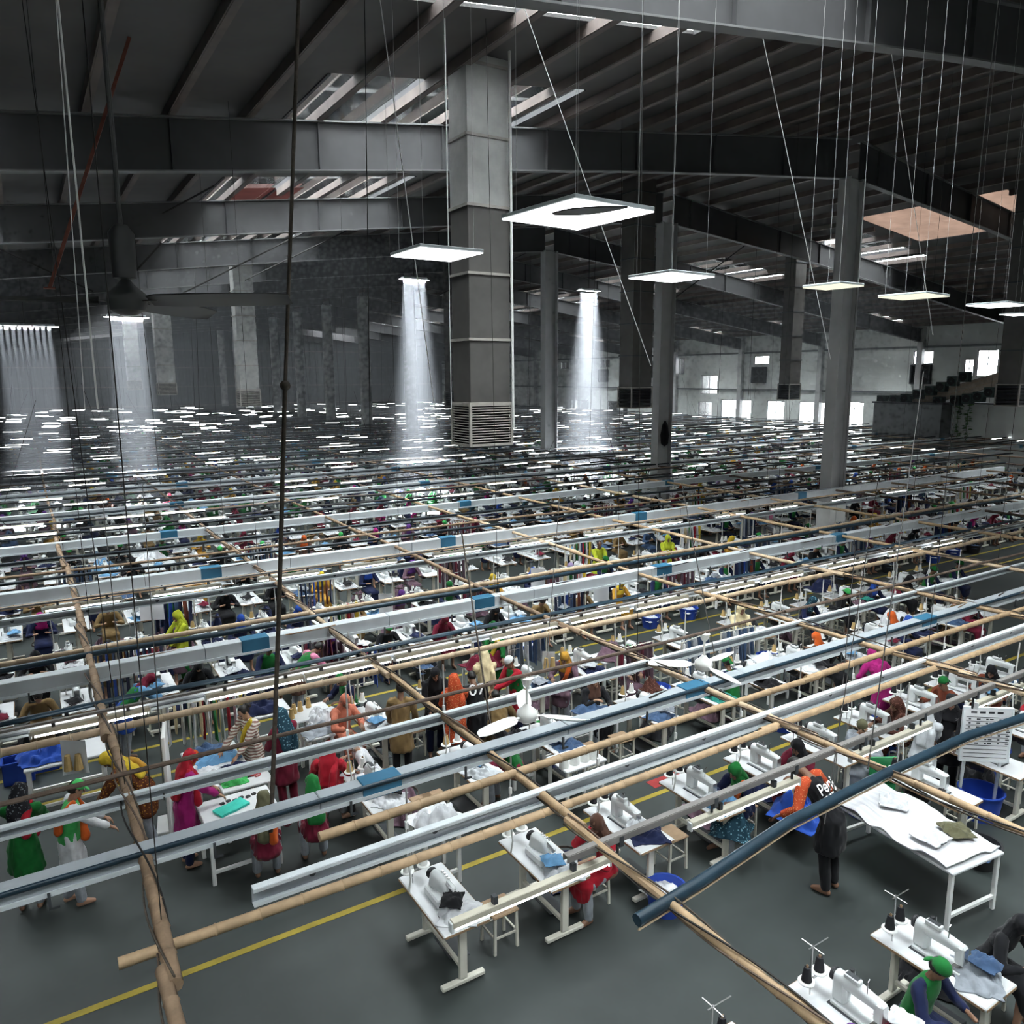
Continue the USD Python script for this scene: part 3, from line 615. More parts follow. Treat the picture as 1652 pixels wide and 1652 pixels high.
# single wires and ropes in front
def wire(name, a, b, r, m, label, cat_='wire', sag=0., n=9):
    a = np.asarray(a, float); b = np.asarray(b, float)
    pts = [a+(b-a)*t-np.array([0, 0, sag*math.sin(math.pi*t)]) for t in np.linspace(0, 1, n)]
    return obj(name, tube(pts, r, 6), m, None, label=label, cat=cat_)
def to_roof(a, b):                                                # carries the upper end on to the roof
    a, b = (np.asarray(q, float) for q in (a, b)); d = (a-b)/np.linalg.norm(a-b)
    while a[2] < roofz(a[0])-.02: a = a+d*.05
    return a
t = thing('hanging_rope', 'thick dark brown rope with a knot, hanging from roof in front left', 'rope')
k_, b = aty(460, 622, 7.4), aty(437, 1342, 7.1); a = to_roof(aty(471, 311, 7.5), k_)
obj('rope', cat(tube([a, (a+k_)/2, k_], .018, 8), tube([k_, (k_+b)/2+[.01, 0, 0], b], .022, 8)), 'rope_brown', t, smooth=60)
obj('knot', turn(mf(m3.Manifold.sphere(.05, 14)), 0, k_), 'rope_brown', t)
for i, (p0, p1, y0, y1, r, m, lab) in enumerate([((640, 200), (701, 655), 9, 9, .006, 'wire_pale', 'pale slanting wire left of the reflected light panel'), ((118, 250), (158, 660), 6, 6, .007, 'wire_pale', 'pale slanting wire at the far left'), ((108, 250), (137, 660), 6.5, 6.5, .004, 'wire_pale', 'fine grey wire beside the slanting one at far left'),
        ((822, 100), (828, 690), 13.4, 13.4, .028, 'wire_pale', 'pale straight pipe beside the big air duct'), ((592, 300), (597, 700), 10, 10, .006, 'wire_dark', 'dark thin wire in front of the back wall columns'), ((722, 300), (728, 660), 12, 12, .007, 'wire_pale', 'pale wire just left of the big duct'),
        ((912, 200), (1050, 590), 10, 10, .006, 'wire_pale', 'pale slanting wire between duct and second column'), ((1260, 200), (1340, 580), 9, 9, .006, 'wire_pale', 'pale slanting wire left of the nearest column'), ((1455, 200), (1505, 540), 9, 9, .006, 'wire_pale', 'pale slanting wire right of the nearest column'),
        ((1490, 600), (1400, 1240), 6.5, 4.4, .007, 'wire_dark', 'long dark slanting wire at the right'), ((1380, 880), (1345, 1270), 9, 5, .007, 'wire_dark', 'dark slanting wire over the olive-capped man'), ((745, 860), (798, 1215), 9.5, 7.2, .011, 'rope_brown', 'brown twisted rope near the first white fan'), ((903, 800), (880, 1090), 12, 8.6, .006, 'wire_dark', 'dark wire over the middle lines'),
        ((1100, 780), (1165, 1120), 13, 7.0, .008, 'wire_dark', 'dark wire crossing the second white fan'), ((1425, 720), (1330, 1330), 12, 4.3, .006, 'wire_dark', 'dark thin wire falling to the white fabric table'), ((230, 780), (265, 1290), 18, 8, .007, 'wire_dark', 'dark wire over the yellow-scarfed woman'), ((165, 800), (215, 1290), 18, 8.2, .007, 'wire_dark', 'dark wire left of the yellow-scarfed woman')]):
    q = aty(*p1, y1); o = aty(*p0, y0); wire('hanging_wire', to_roof(o, q) if p0[1] <= 300 else o, q, r, m, lab)

# ------------------------------------------------------------------ people
import trimesh
_SP = np.array(trimesh.creation.icosphere(1).vertices); _SPL = np.array(trimesh.creation.icosphere(0).vertices)
def ball(p, r, sp=None):
    sp = _SP if sp is None else sp
    return np.asarray(p, float)+sp*(np.asarray(r, float) if np.ndim(r) else float(r))
def hull(*balls): return m3.Manifold.hull_points(np.vstack(balls))
def chain(ps, rs, sp=None): return [hull(ball(a, ra, sp), ball(b, rb, sp)) for a, b, ra, rb in zip(ps, ps[1:], rs, rs[1:])]
def merge(parts, fine, smooth_n=6, fold=0., seed=0, cut=None, lim=None):
    m = m3.Manifold.batch_boolean(parts, m3.OpType.Add)
    if cut is not None: m = m-cut
    m = m.refine_to_length(fine)
    v, f = mf(m); t = trimesh.Trimesh(v, f, process=True)
    if smooth_n: trimesh.smoothing.filter_taubin(t, .5, .52, iterations=smooth_n)
    v, f = np.array(t.vertices), np.array(t.faces)
    if fold:
        n = np.array(t.vertex_normals); v = v+n*(fold*(meshkit.noise(v*[22, 22, 7], seed)-.5)*2)[:, None]
    return v, f
def ik(a, b, l1, l2, pole):
    d = b-a; L = min(np.linalg.norm(d), (l1+l2)*.995); d = d/np.linalg.norm(d); b = a+d*L
    x = (l1*l1-l2*l2+L*L)/(2*L); h = math.sqrt(max(l1*l1-x*x, 0)); pole = np.asarray(pole, float); pole = pole-d*(pole@d); pole /= np.linalg.norm(pole)
    return a+d*x+pole*h, b
def hand_parts(w, d, side, up=np.array([0, 0, 1.]), curl=.5):
    """Palm, four unequal bent fingers and a thumb from the side of the palm; w wrist, d forward."""
    d = d/np.linalg.norm(d); s = np.cross(d, up); s /= np.linalg.norm(s)+1e-9; n = np.cross(s, d); s = s*side
    P = [hull(ball(w, (.021, .021, .019)), ball(w+d*.075-s*.026, .013), ball(w+d*.08+s*.026, .013), ball(w+d*.04+s*.02, .015))]
    for o, L in ((-.029, .058), (-.01, .07), (.01, .076), (.029, .067)):
        a = w+d*.08+s*o; b = a+(d*math.cos(curl*.6)-n*math.sin(curl*.6))*L*.55; c = b+(d*math.cos(curl*1.7)-n*math.sin(curl*1.7))*L*.5
        P += chain([a, b, c], [.0095, .009, .0075], _SPL)
    a = w+d*.03+s*.026; b = a+(d*.6+s*.8)*.032-n*.006; c = b+(d*.95+s*.2)*.03-n*.008
    return P+chain([a, b, c], [.012, .0105, .0085], _SPL)

def person(label, loc, face, pose='sit', lean=12, nod=20, turn_h=0, hands=None, head='hijab', hc='green', dress='navy', sleeve=None, legs='grey', skin='skin_dark', vest=None, drape=None, fine=.03, lod=0, scale=.96, stand_z=0., group=None, extra=None, sleeve_len=1., seed=0, inner=None, far_label=None):
    """A figure facing local +y; face is the compass angle (degrees from +x) it looks along."""
    t = thing('person', label, 'person', loc, face-90, group)
    S = scale; seat = .5
    hip = np.array([0, 0, (.92 if pose == 'stand' else seat+.09)])
    L = math.radians(lean); up = np.array([0, math.sin(L), math.cos(L)]); fw = np.array([0, math.cos(L), -math.sin(L)])
    wst, ch = hip+up*.17, hip+up*.36; sh0 = hip+up*.47; nk = hip+up*.53
    Ld = L+math.radians(nod); hu = np.array([0, math.sin(Ld), math.cos(Ld)]); hf = np.array([0, math.cos(Ld), -math.sin(Ld)]); hx = np.array([1., 0, 0])
    if turn_h:
        c, s = math.cos(math.radians(turn_h)), math.sin(math.radians(turn_h))
        R = lambda v: np.array([c*v[0]-s*v[1], s*v[0]+c*v[1], v[2]])
        hu, hf, hx = R(hu), R(hf), R(hx)
    hd = nk+up*.07+hu*.085+hf*.02
    H = lambda x, y, z: hd+hx*x+hf*y+hu*z                         # head space
    sp = _SP if lod < 1 else _SPL
    def hb(x, y, z, r):                                          # an ellipsoid in head space
        r = np.broadcast_to(r, 3); q = _SP*r
        return H(x, y, z)+q[:, :1]*hx+q[:, 1:2]*hf+q[:, 2:]*hu
    hands = hands or [(-.14, .44, .86 if pose == 'sit' else 1.0), (.16, .46, .86 if pose == 'sit' else 1.0)]
    arms = []
    for s, tgt in zip((-1, 1), hands):
        S0 = sh0+np.array([s*.17, 0, -.01]); e, w = ik(S0, np.array(tgt, float), .285, .25, (s*.8, -.3, -.9)); arms.append((S0, e, w))
    lg = []
    for s in (-1, 1):
        h0 = hip+[s*.09, 0, -.02]
        if pose == 'stand': k, a = np.array([s*.1, .03, .49]), np.array([s*.1+.01, -.01+.06*s*(seed % 2), .085])
        else: k, a = np.array([s*.13, .43, seat+.04]), np.array([s*.13, .40, .085])
        lg.append((h0, k, a, a+[s*.02, .14, -.045]))
    # body: one surface
    B = [hull(hb(0, -.012, .025, (.074, .088, .088)), hb(0, .03, -.07, (.052, .052, .045)))]
    B += chain([nk-up*.03, hd-hu*.05], [.055, .05], sp)
    if lod < 1:
        B += [hull(hb(0, .085, .01, .012), hb(0, .104, -.02, .014)), hull(hb(0, .078, -.085, .022), hb(0, .06, -.07, .03)), hull(hb(-.022, .076, -.052, .013), hb(.022, .076, -.052, .013))]
        B += [hull(hb(s*.075, -.01, .0, (.009, .018, .028)), hb(s*.068, .0, 0, .01)) for s in (-1, 1)]
    B.append(hull(ball(ch, (.135, .085, .1)), ball(wst, (.12, .08, .09)), ball(sh0, (.14, .06, .05))))
    B.append(hull(ball(wst, (.12, .08, .09)), ball(hip, (.14, .1, .1))))
    for s, (a, e, w) in zip((-1, 1), arms):
        B += chain([sh0+[s*.12, 0, 0], a, e, w], [.05, .05, .038, .024], sp)
        if lod < 1: B += hand_parts(w, (w-e)*.7+np.array([0, .1, -.06]), -s)
        else: B.append(hull(ball(w, .024, sp), ball(w+(w-e)/np.linalg.norm(w-e)*.12, .03, sp)))
    for h0, k, a, toe in lg: B += chain([h0, k, a], [.08, .055, .036], sp)+[hull(ball(a-[0, .03, .04], .035, sp), ball(toe, .028, sp), ball(a, .034, sp))]
    v, f = merge(B, fine*.6 if lod < 1 else fine, 3)
    bd = obj('body', (v*S, f), skin, t, smooth=True)
    if lod < 1:
        for s in (-1, 1): obj('eye', (mf(hull(hb(s*.031, .074, .012, (.013, .01, .007))))[0]*S, mf(hull(hb(s*.031, .074, .012, (.013, .01, .007))))[1]), 'hair_black', bd)
        m_ = mf(hull(hb(-.018, .081, -.052, .006), hb(.018, .081, -.052, .006), hb(0, .086, -.052, .007))); obj('mouth', (m_[0]*S, m_[1]), 'lip', bd)
    # dress with sleeves
    fs = fine
    D = [hull(ball(ch, (.16, .11, .11)), ball(wst, (.15, .105, .1)), ball(sh0, (.17, .075, .05))), hull(ball(wst, (.15, .105, .1)), ball(hip, (.18, .135, .1)))]
    if pose == 'stand': D += [hull(ball(hip, (.18, .135, .1)), ball((0, .02, .55), (.22, .17, .06)))]
    else: D += [hull(ball(hip, (.18, .13, .1)), ball(lg[0][1]+[.02, .02, .01], .09, sp), ball(lg[1][1]+[-.02, .02, .01], .09, sp)), hull(ball(lg[0][1], .085, sp), ball(lg[1][1], .085, sp), ball((0, .46, .34), (.19, .05, .06)))]
    SL = []
    for s, (a, e, w) in zip((-1, 1), arms):
        w2 = e+(w-e)*.8*sleeve_len if sleeve_len > 0 else e
        SL += chain([sh0+[s*.1, 0, 0], a, e+(a-e)*(.25 if sleeve_len <= 0 else 0), w2][: 4 if sleeve_len > 0 else 3], [.07, .075, .058, .047], sp)
    if sleeve:
        v, f = merge(SL, fs, 4, .008, seed); obj('sleeves', (v*S, f), 'cloth_'+sleeve, t, smooth=True)
    else: D += SL
    v, f = merge(D, fs, 5, .02 if lod < 1 else .008, seed); tn = obj('tunic', (v*S, f), 'cloth_'+dress, t, smooth=True)
    T = []
    for h0, k, a, toe in lg: T += chain([h0, k, a+[0, 0, .03]], [.07, .072, .062] if pose == 'stand' else [.072, .07, .062], sp)
    if pose == 'stand' or lod < 1:
        v, f = merge(T, fs, 4, .008, seed+3); obj('trousers', (v*S, f), 'cloth_'+legs, t, smooth=True)
    if vest:
        V_ = [hull(ball(ch, (.172, .122, .115)), ball(wst, (.166, .118, .1)), ball(sh0+up*.01, (.165, .085, .05))), hull(ball(wst, (.166, .118, .1)), ball(hip+up*.02, (.175, .135, .07)))]
        v, f = merge(V_, fs, 4, .006, seed+4); obj('vest', (v*S, f), 'cloth_'+vest, t, smooth=True)
    # head cover
    if head in ('hijab', 'scarf', 'cap', 'kerchief'):
        hm = 'cloth_'+hc
    if head in ('hijab', 'scarf'):
        A = [hull(hb(0, -.02, .02, (.093, .105, .105)), hb(0, -.02, -.08, (.08, .08, .05))), hull(hb(0, -.02, -.07, (.08, .085, .05)), ball(sh0+up*.02, (.15, .085, .06)))]
        A += [hull(ball(sh0+up*.02, (.15, .085, .06)), ball(ch+up*.0, (.178, .125, .07)))] if head == 'hijab' else []
        if drape or head == 'scarf': A += [hull(hb(0, -.06, .03, (.085, .07, .08)), ball(sh0-fw*.07, (.14, .06, .05))), hull(ball(sh0-fw*.07, (.14, .06, .05)), ball(wst-fw*.1+up*.02, (.12, .05, .06)))]
        cut = hull(hb(0, .13, .005, (.056, .075, .082)), hb(0, .1, -.05, (.045, .06, .05)))
        v, f = merge(A, fs, 4, .017, seed+5, cut); hs_ = obj('headscarf', (v*S, f), hm, t, smooth=True)
        if inner:
            I = [hull(hb(0, .01, .03, (.083, .088, .09)), hb(0, .01, -.06, (.074, .076, .04)))]
            v, f = merge(I, fs, 3, 0, 0, hull(hb(0, .13, .0, (.058, .08, .072)))); obj('under_scarf', (v*S, f), 'cloth_'+inner, hs_, smooth=True)
    elif head in ('cap', 'kerchief'):
        m = hull(hb(0, -.014, .028, (.087, .1, .098)))
        base = H(0, 0, .022); n_ = hu*.96-hf*.25 if head == 'kerchief' else hu; n_ = n_/np.linalg.norm(n_)
        m = m.trim_by_plane(tuple(n_), float(n_@base))
        parts = [m]
        if head == 'kerchief': parts += [hull(hb(0, -.1, -.01, (.03, .025, .02)), hb(0, -.125, -.07, (.045, .012, .01)))]
        v, f = merge(parts, fs, 2); obj('cap', (v*S, f), hm, t, smooth=True)
        if head == 'cap' and seed % 2 == 1:
            m_ = mf(hull(hb(0, .085, .04, (.06, .01, .008)), hb(0, .135, .03, (.045, .012, .006)))); obj('cap_brim', (m_[0]*S, m_[1]), hm, t, smooth=True)
    if head != 'hijab' and head != 'scarf':
        hr = hull(hb(0, -.022, .028, (.081, .092, .09)), hb(0, -.045, -.03, (.068, .06, .045)))-hull(hb(0, .1, -.03, (.085, .085, .09)))
        v, f = merge([hr], fs, 2, .004, seed); hr_ = obj('hair', (v*S, f), 'hair_black', t, smooth=True)
        if head == 'bun': m_ = mf(hull(hb(0, -.12, .02, (.045, .045, .04)), hb(0, -.13, -.02, .035))); obj('hair_bun', (m_[0]*S, m_[1]), 'hair_black', hr_, smooth=True)
    if drape:
        a = ch+fw*.0
        W = chain([sh0+np.array([-.12, .05, .05]), ch+np.array([-.06, 0, 0])+fw*.145, wst+fw*.15+np.array([.02, 0, 0]), hip+np.array([.1, .17, .02])], [.04, .05, .05, .055])+chain([sh0+np.array([.11, 0, .055]), ch-fw*.14+np.array([.09, 0, 0]), wst-fw*.14+np.array([.08, 0, 0])], [.04, .055, .06])
        v, f = merge(W, fs, 4, .012, seed+9); obj('shawl', (v*S, f), 'cloth_'+drape, t, smooth=True)
    if extra: extra(tn, dict(hip=hip*S, ch=ch*S, up=up, fw=fw, wst=wst*S, sh=sh0*S, S=S))
    return t
def stool_build():
    t = thing('stool', '', 'stool')
    obj('seat', rbox((0, 0, .47), (.34, .34, .03), .01), 'table_edge', t)
    for sx in (-1, 1):
        for sy in (-1, 1): obj('leg', beam((sx*.14, sy*.14, .455), (sx*.15, sy*.15, 0), .03, .03), 'steel_cream', t)
    obj('stretcher', cat(*[beam((s*.145, -.145, .2), (s*.145, .145, .2), .02, .02) for s in (-1, 1)], *[beam((-.145, s*.145, .2), (.145, s*.145, .2), .02, .02) for s in (-1, 1)]), 'steel_cream', t)
    return t

# ------------------------------------------------------------------ sewing lines
def table_build(top='table_white', W=.56, L=1.16):
    t = thing('sewing_table', '', 'table')
    obj('tabletop', rbox((0, 0, .765), (W, L, .03), .01), top, t)
    obj('edge_band', cat(*[box((s*(W/2+.002), 0, .757), (.006, L-.03, .026)) for s in (-1, 1)], *[box((0, s*(L/2+.002), .757), (W-.03, .006, .026)) for s in (-1, 1)]), 'table_edge', t)
    for s in (-1, 1):
        obj('leg', cat(rbox((0, s*.45, .42), (.09, .05, .66), .006), rbox((0, s*.45, .735), (.44, .05, .03), .004)), 'steel_cream', t)
        obj('foot_bar', rbox((0, s*.45, .06), (.52, .07, .05), .008), 'steel_cream', t)
    obj('cross_bar', beam((0, -.45, .2), (0, .45, .2), .04, .04), 'steel_cream', t)
    obj('pedal', turn(rbox((0, 0, 0), (.26, .4, .02), .005), 0, (.1, 0, .12), ry=12), 'steel_dark', t)
    obj('motor', turn(lathe([(0, -.12), (.07, -.12), (.085, -.09), (.085, .09), (.07, .12), (0, .12)], 12), 0, (-.06, .1, .63), rx=90), 'motor_black', t)
    d = obj('drawer', rbox((.14, -.3, .71), (.22, .3, .07), .006), 'motor_black', t); obj('handle', box((.262, -.3, .71), (.02, .1, .015)), 'chrome', d)
    obj('belt_guard', rbox((-.06, .27, .66), (.1, .05, .18), .01), 'steel_dark', t); obj('switch_box', rbox((.2, .42, .7), (.07, .1, .1), .008), 'motor_black', t)
    return t
def machine_build(kind=0):
    """Arm along y; the needle head at -y, the hand wheel at +y; origin on the table top."""
    t = thing('sewing_machine', '', 'sewing machine')
    m_ = 'machine_white'
    if kind == 0:                                                 # flat bed lockstitch
        obj('bed', rbox((0, -.02, .02), (.18, .48, .04), .008), m_, t)
        obj('column', rbox((0, .165, .15), (.13, .14, .24), .025), m_, t)
        obj('arm', mf(hull(ball((0, .2, .25), (.068, .04, .075), _SP), ball((0, -.2, .245), (.055, .03, .06), _SP), ball((0, .0, .285), (.055, .05, .04), _SP))), m_, t, smooth=50)
        hd = obj('head', rbox((0, -.215, .19), (.1, .09, .2), .02), m_, t)
        obj('needle_bar', cat(tube([(0, -.22, .12), (0, -.22, .045)], .007, 6), box((0, -.22, .05), (.02, .035, .01))), 'chrome', hd)
        obj('face_plate', rbox((0, -.262, .19), (.08, .006, .16), .003), 'chrome', hd)
        obj('slide_plate', box((-.03, -.2, .042), (.1, .1, .004)), 'chrome', t); obj('bobbin_winder', cat(tube([(.07, .12, .3), (.07, .12, .34)], .012, 8), tube([(.07, .12, .34), (.07, .12, .35)], .022, 10)), 'motor_black', t)
        obj('thread_guide', cat(tube([(-.03, -.1, .3), (-.03, -.1, .42), (-.01, -.1, .44)], .005, 5), tube([(.03, .06, .3), (.03, .06, .4)], .005, 5)), 'chrome', t); obj('oil_pan', rbox((0, -.02, -.002), (.22, .52, .012), .004), 'steel_dark', t)
        obj('hand_wheel', turn(lathe([(0, 0), (.05, 0), (.062, .012), (.062, .03), (.045, .04), (0, .04)], 16), 0, (0, .23, .25), rx=-90), 'motor_black', t)
        cp = obj('control_panel', rbox((-.02, .05, .345), (.07, .16, .05), .01), 'machine_white', t); obj('panel_screen', box((-.02, .05, .372), (.05, .12, .003)), 'steel_dark', cp)
    else:                                                          # overlock: a stout box head
        obj('bed', rbox((0, -.02, .05), (.26, .34, .1), .015), m_, t)
        obj('body_cover', mf(hull(ball((0, .1, .2), .07, _SP), ball((0, -.06, .2), .055, _SP), ball((0, .12, .08), .08, _SP), ball((.03, -.1, .1), .05, _SP))), m_, t, smooth=50)
        obj('front_cover', rbox((.1, -.02, .09), (.06, .26, .13), .012), m_, t)
        obj('presser_arm', beam((.02, -.08, .22), (.06, -.2, .15), .03, .025), 'chrome', t)
        obj('hand_wheel', turn(lathe([(0, 0), (.055, 0), (.065, .012), (.065, .03), (0, .035)], 16), 0, (0, .19, .17), rx=-90), 'motor_black', t)
        for k in range(4): obj('tension_dial', turn(lathe([(0, 0), (.014, 0), (.014, .02), (0, .02)], 8), 0, (.055, -.09+.05*k, .25), ry=90), 'chrome', t)
    # thread stand
    obj('stand_pole', tube([(-.16, .38, 0), (-.16, .38, .52)], .008, 6), 'chrome', t)
    obj('guide_arm', cat(tube([(-.22, .38, .5), (.06, .38, .5)], .006, 5), tube([(-.16, .26, .5), (-.16, .5, .5)], .006, 5)), 'chrome', t)
    for k, (dx, dy) in enumerate(((-.07, 0), (.09, .02))): obj('spool_plate', lathe([(0, .16), (.075, .16), (.08, .168), (.075, .176), (0, .176)], 14, (-.16+dx*1.3+.03, .38+dy, 0)), 'plastic_white', t)
    obj('plate_bar', beam((-.25, .38, .15), (0, .39, .15), .02, .012), 'chrome', t)
    return t
def cone_build(col):
    def b():
        t = thing('thread_cone', '', 'thread cone')
        obj('thread', lathe([(.018, .004), (.05, .004), (.048, .02), (.03, .14), (.018, .142)], 14), col, t, smooth=50)
        obj('tube_core', lathe([(.015, 0), (.017, 0), (.012, .16), (.009, .16)], 10), 'table_edge', t); return t
    return b
def heap_mesh(sx, sy, sz, seed, n=26):
    """A loose heap of cloth: a lumpy sheet over a low dome, closed underneath."""
    g = np.random.default_rng(seed)
    ph = g.uniform(0, 6, 4)
    def fn(u, v):
        x, y = u*2-1, v*2-1; r = np.sqrt(x*x+y*y)
        k = meshkit.noise(np.stack([x*2.2+ph[0], y*2.2+ph[1], x*0+seed], -1), seed); k2 = meshkit.noise(np.stack([x*5+ph[2], y*5+x*3+ph[3], x*0], -1), seed+5)
        k3 = 1-2*np.abs(meshkit.noise(np.stack([x*4+y*2, y*1.5-x, x*0+9], -1), seed+8)-.5)
        z = np.clip(1-r**3, 0, 1)*(.2+.8*k*k3)+.25*(k2-.5)*(r < .98)+.05
        w = 1+.22*(k-.5)+.12*(k2-.5)
        return np.stack([x*sx/2*w, y*sy/2*w, np.maximum(z, .03)*sz], -1)
    return sheet(n, n, fn, .012)
HEAPC = ['white', 'denim', 'navy', 'pale_grey', 'pale_grey', 'maroon', 'black', 'white', 'teal', 'sky', 'plum', 'grey']
def heap_build(i):
    def b():
        t = thing('garment_heap', '', 'clothes')
        obj('heap', heap_mesh(.4, .46, .13, 40+i, 34), 'cloth_'+HEAPC[i], t, smooth=60)
        obj('folded_piece', turn(heap_mesh(.26, .22, .1, 90+i, 14), 30*i, (.06, .1, .12)), 'cloth_'+HEAPC[(i*5+6) % 12], t, smooth=60)
        return t
    return b
def hang_build(i):
    """Garment pieces hanging in a row over a rail."""
    def b():
        t = thing('hanging_garments', '', 'clothes')
        g = np.random.default_rng(i)
        obj('rail', tube([(-.45, 0, 1.35), (.45, 0, 1.35)], .014, 8), 'steel_cream', t)
        for s in (-1, 1): obj('post', cat(beam((s*.45, 0, 0), (s*.45, 0, 1.36), .03, .03), beam((s*.45, -.2, .02), (s*.45, .2, .02), .03, .03)), 'steel_cream', t)
        cols = [['white', 'cream', 'white', 'green', 'white', 'red', 'white', 'yellow'], ['navy', 'denim', 'navy', 'royal', 'denim', 'navy', 'rust', 'navy'], ['grey', 'denim', 'grey', 'pale_grey', 'denim', 'denim', 'grey', 'denim'], ['maroon', 'plum', 'plum', 'brown', 'plum', 'maroon', 'plum', 'plum']][i % 4]
        for k in range(8):
            x = -.38+.108*k; h = g.uniform(.55, .85); p = g.uniform(0, 6)
            fn = lambda u, v: np.stack([x+.05*(v-.5)+.02*np.sin(7*v+p+3*u), .17*(v-.5)*(1+.5*u)+.0*u, 1.36-h*u+0*v], -1)
            obj('garment', sheet(7, 7, fn, .012), 'cloth_'+cols[k], t, smooth=60)
        return t
    return b
def cord_build():
    t = thing('power_cord', '', 'cord')
    obj('cable', tube([(0, 0, 2.3), (.02, .02, 1.9), (-.01, .01, 1.4), (.03, 0, .95), (.02, .03, .78)], .011, 6), 'wire_pale', t)
    obj('plug_box', rbox((0, 0, 1.62), (.035, .035, .09), .006), 'plastic_white', t); return t

WORK = [  # seated workers of the far lines: (head, head colour, dress, vest, description)
 ('kerchief', 'green', 'navy', 'green', 'worker in a green kerchief and green vest'), ('hijab', 'purple', 'plum', None, 'worker in a purple headscarf'), ('hijab', 'maroon', 'maroon', None, 'worker in a maroon headscarf'),
 ('hijab', 'yellow', 'mustard', None, 'worker in a yellow headscarf'), ('kerchief', 'bright_green', 'black', None, 'worker in a bright green kerchief and dark dress'), ('hijab', 'black', 'black', None, 'worker in a black headscarf'),
 ('hijab', 'orange', 'brown', None, 'worker in an orange headscarf'), ('hijab', 'magenta', 'navy', None, 'worker in a magenta headscarf and navy dress'), ('cap', 'white', 'denim', None, 'worker in a white cap and blue shirt'),
 ('hijab', 'royal', 'navy', None, 'worker in a blue headscarf'), ('hijab', 'teal_print', 'navy', None, 'worker in a teal printed headscarf'), ('hair', 'x', 'khaki', None, 'bare-headed worker in a khaki shirt'), ('hijab', 'pink', 'white', None, 'worker in a pink headscarf'), ('hijab', 'lilac', 'navy', None, 'worker in a lilac headscarf')]
WEIGHT = [5, 1, 2, 1.2, 3, 4, 1, .8, .8, 1.2, 1.2, 1.5, .5, .6]
def worker_build(i, fine=.05, lod=1):
    h, hc, dr, ve, de = WORK[i]
    def b(): return person('', (0, 0, 0), 90, 'sit', 14+5*(i % 3), 24, 0, None, h, hc, dr, vest=ve, fine=fine, lod=lod, skin=['skin_dark', 'skin_light'][i % 2], seed=i)
    return b
def basket_build(m, dark):
    def b():
        t = thing('basket', '', 'basket')
        obj('basket_wall', lathe([(0, .01), (.19, .01), (.2, 0), (.25, .28), (.27, .29), (.27, .31), (.24, .31), (.19, .03), (0, .03)], 18), m, t, smooth=40)
        obj('contents', turn(heap_mesh(.44, .44, .16, 7, 14), 0, (0, 0, .2)), 'cloth_'+dark, t, smooth=60); return t
    return b
def bundle_build(m, s):
    def b():
        t = thing('cloth_bundle', '', 'clothes'); obj('bundle', heap_mesh(.6, .7, .42, s, 22), 'cloth_'+m, t, smooth=60); tie = obj('tie', turn(sheet(20, 3, lambda u, v: np.stack([.2*np.cos(u*6.28), .24*np.sin(u*6.28), .3+.03*v], -1), .01), 0), 'rope_brown', t); return t
    return b
COUNT = dict(table=0, machine=0, worker=0, stool=0, cone=0, heap=0, cord=0)
FARSTUFF = []          # stations past the limit of individuals
def station(xt, yc, side=1, who=None, rowlab='', gi='', near=False, heap=None, mk=0, ordn='', cones=('cone_black', 'cone_black')):
    """A table, the machine on it and what belongs there. side=+1: the worker sits at +x and looks to -x."""
    rz = 0 if side > 0 else 180
    lab = lambda what: '%s, %s from left, %s' % (what, ordn, rowlab.replace('the ', ''))
    G = lambda what: what+' in '+rowlab
    place('sewing_table', table_build, (xt, yc, 0), rz, lab('white-topped sewing table'), G('sewing tables')); COUNT['table'] += 1
    place('sewing_machine%s' % ('' if mk == 0 else 'B'), lambda: machine_build(mk), (xt-.02*side, yc+.02, .78), 0 if side > 0 else 0, lab('white %s sewing machine' % ('flat-bed' if mk == 0 else 'overlock')), G('flat-bed sewing machines' if mk == 0 else 'overlock machines')); COUNT['machine'] += 1
    if cones:
        for (dx, dy), c in zip(((-.221, .4), (-.013, .42)), cones):
            place(c, cone_build(c), (xt-.02*side+dx, yc+dy, .956), 0, lab('%s thread cone, %s on its stand' % (c[5:], 'left' if dx < -.1 else 'right')), G(c[5:]+' thread cones')); COUNT['cone'] += 1
    if who is not None:
        place('worker%d' % who, worker_build(who), (xt+side*.66, yc-.12, 0), 180 if side > 0 else 0, lab(WORK[who][4]), G(WORK[who][4])); COUNT['worker'] += 1
    if near:
        place('stool', stool_build, (xt+side*.66, yc-.12, 0), 0, lab('wooden-topped stool under a worker'), G('stools')); COUNT['stool'] += 1
        if yc > 4: place('cord', cord_build, (xt-.3, yc+.25, 0), 0, lab('pale power cord over a table'), G('power cords')); COUNT['cord'] += 1
    if near or ordn:
        q = rng.randrange(6) if near else rng.randrange(2, 8)
        if q < 2: place('basket%d' % q, basket_build(['plastic_blue', 'motor_black'][q], ['white', 'denim'][q]), (xt+.02, yc-.72, 0), 0, lab('%s round basket on the floor' % ['blue', 'black'][q]), G(['blue', 'black'][q]+' baskets'))
        elif q < 5: place('bundle%d' % q, bundle_build(['navy', 'black', 'plum'][q-2], q), (xt+.62, yc+.45, 0), 40*q, lab('%s cloth bundle on the floor' % ['navy', 'black', 'plum'][q-2]), G(['navy', 'black', 'plum'][q-2]+' bundles'))
    if heap is not None:
        place('heap%d' % heap, heap_build(heap), (xt+.03*side, yc-.34 if mk == 0 else yc-.36, .78), rng.uniform(0, 360), lab('loose %s cloth heap on table' % HEAPC[heap].replace('_', ' ')), '%s cloth heaps of %s' % (HEAPC[heap], rowlab)); COUNT['heap'] += 1
def pick(): return rng.choices(range(len(WORK)), WEIGHT)[0]
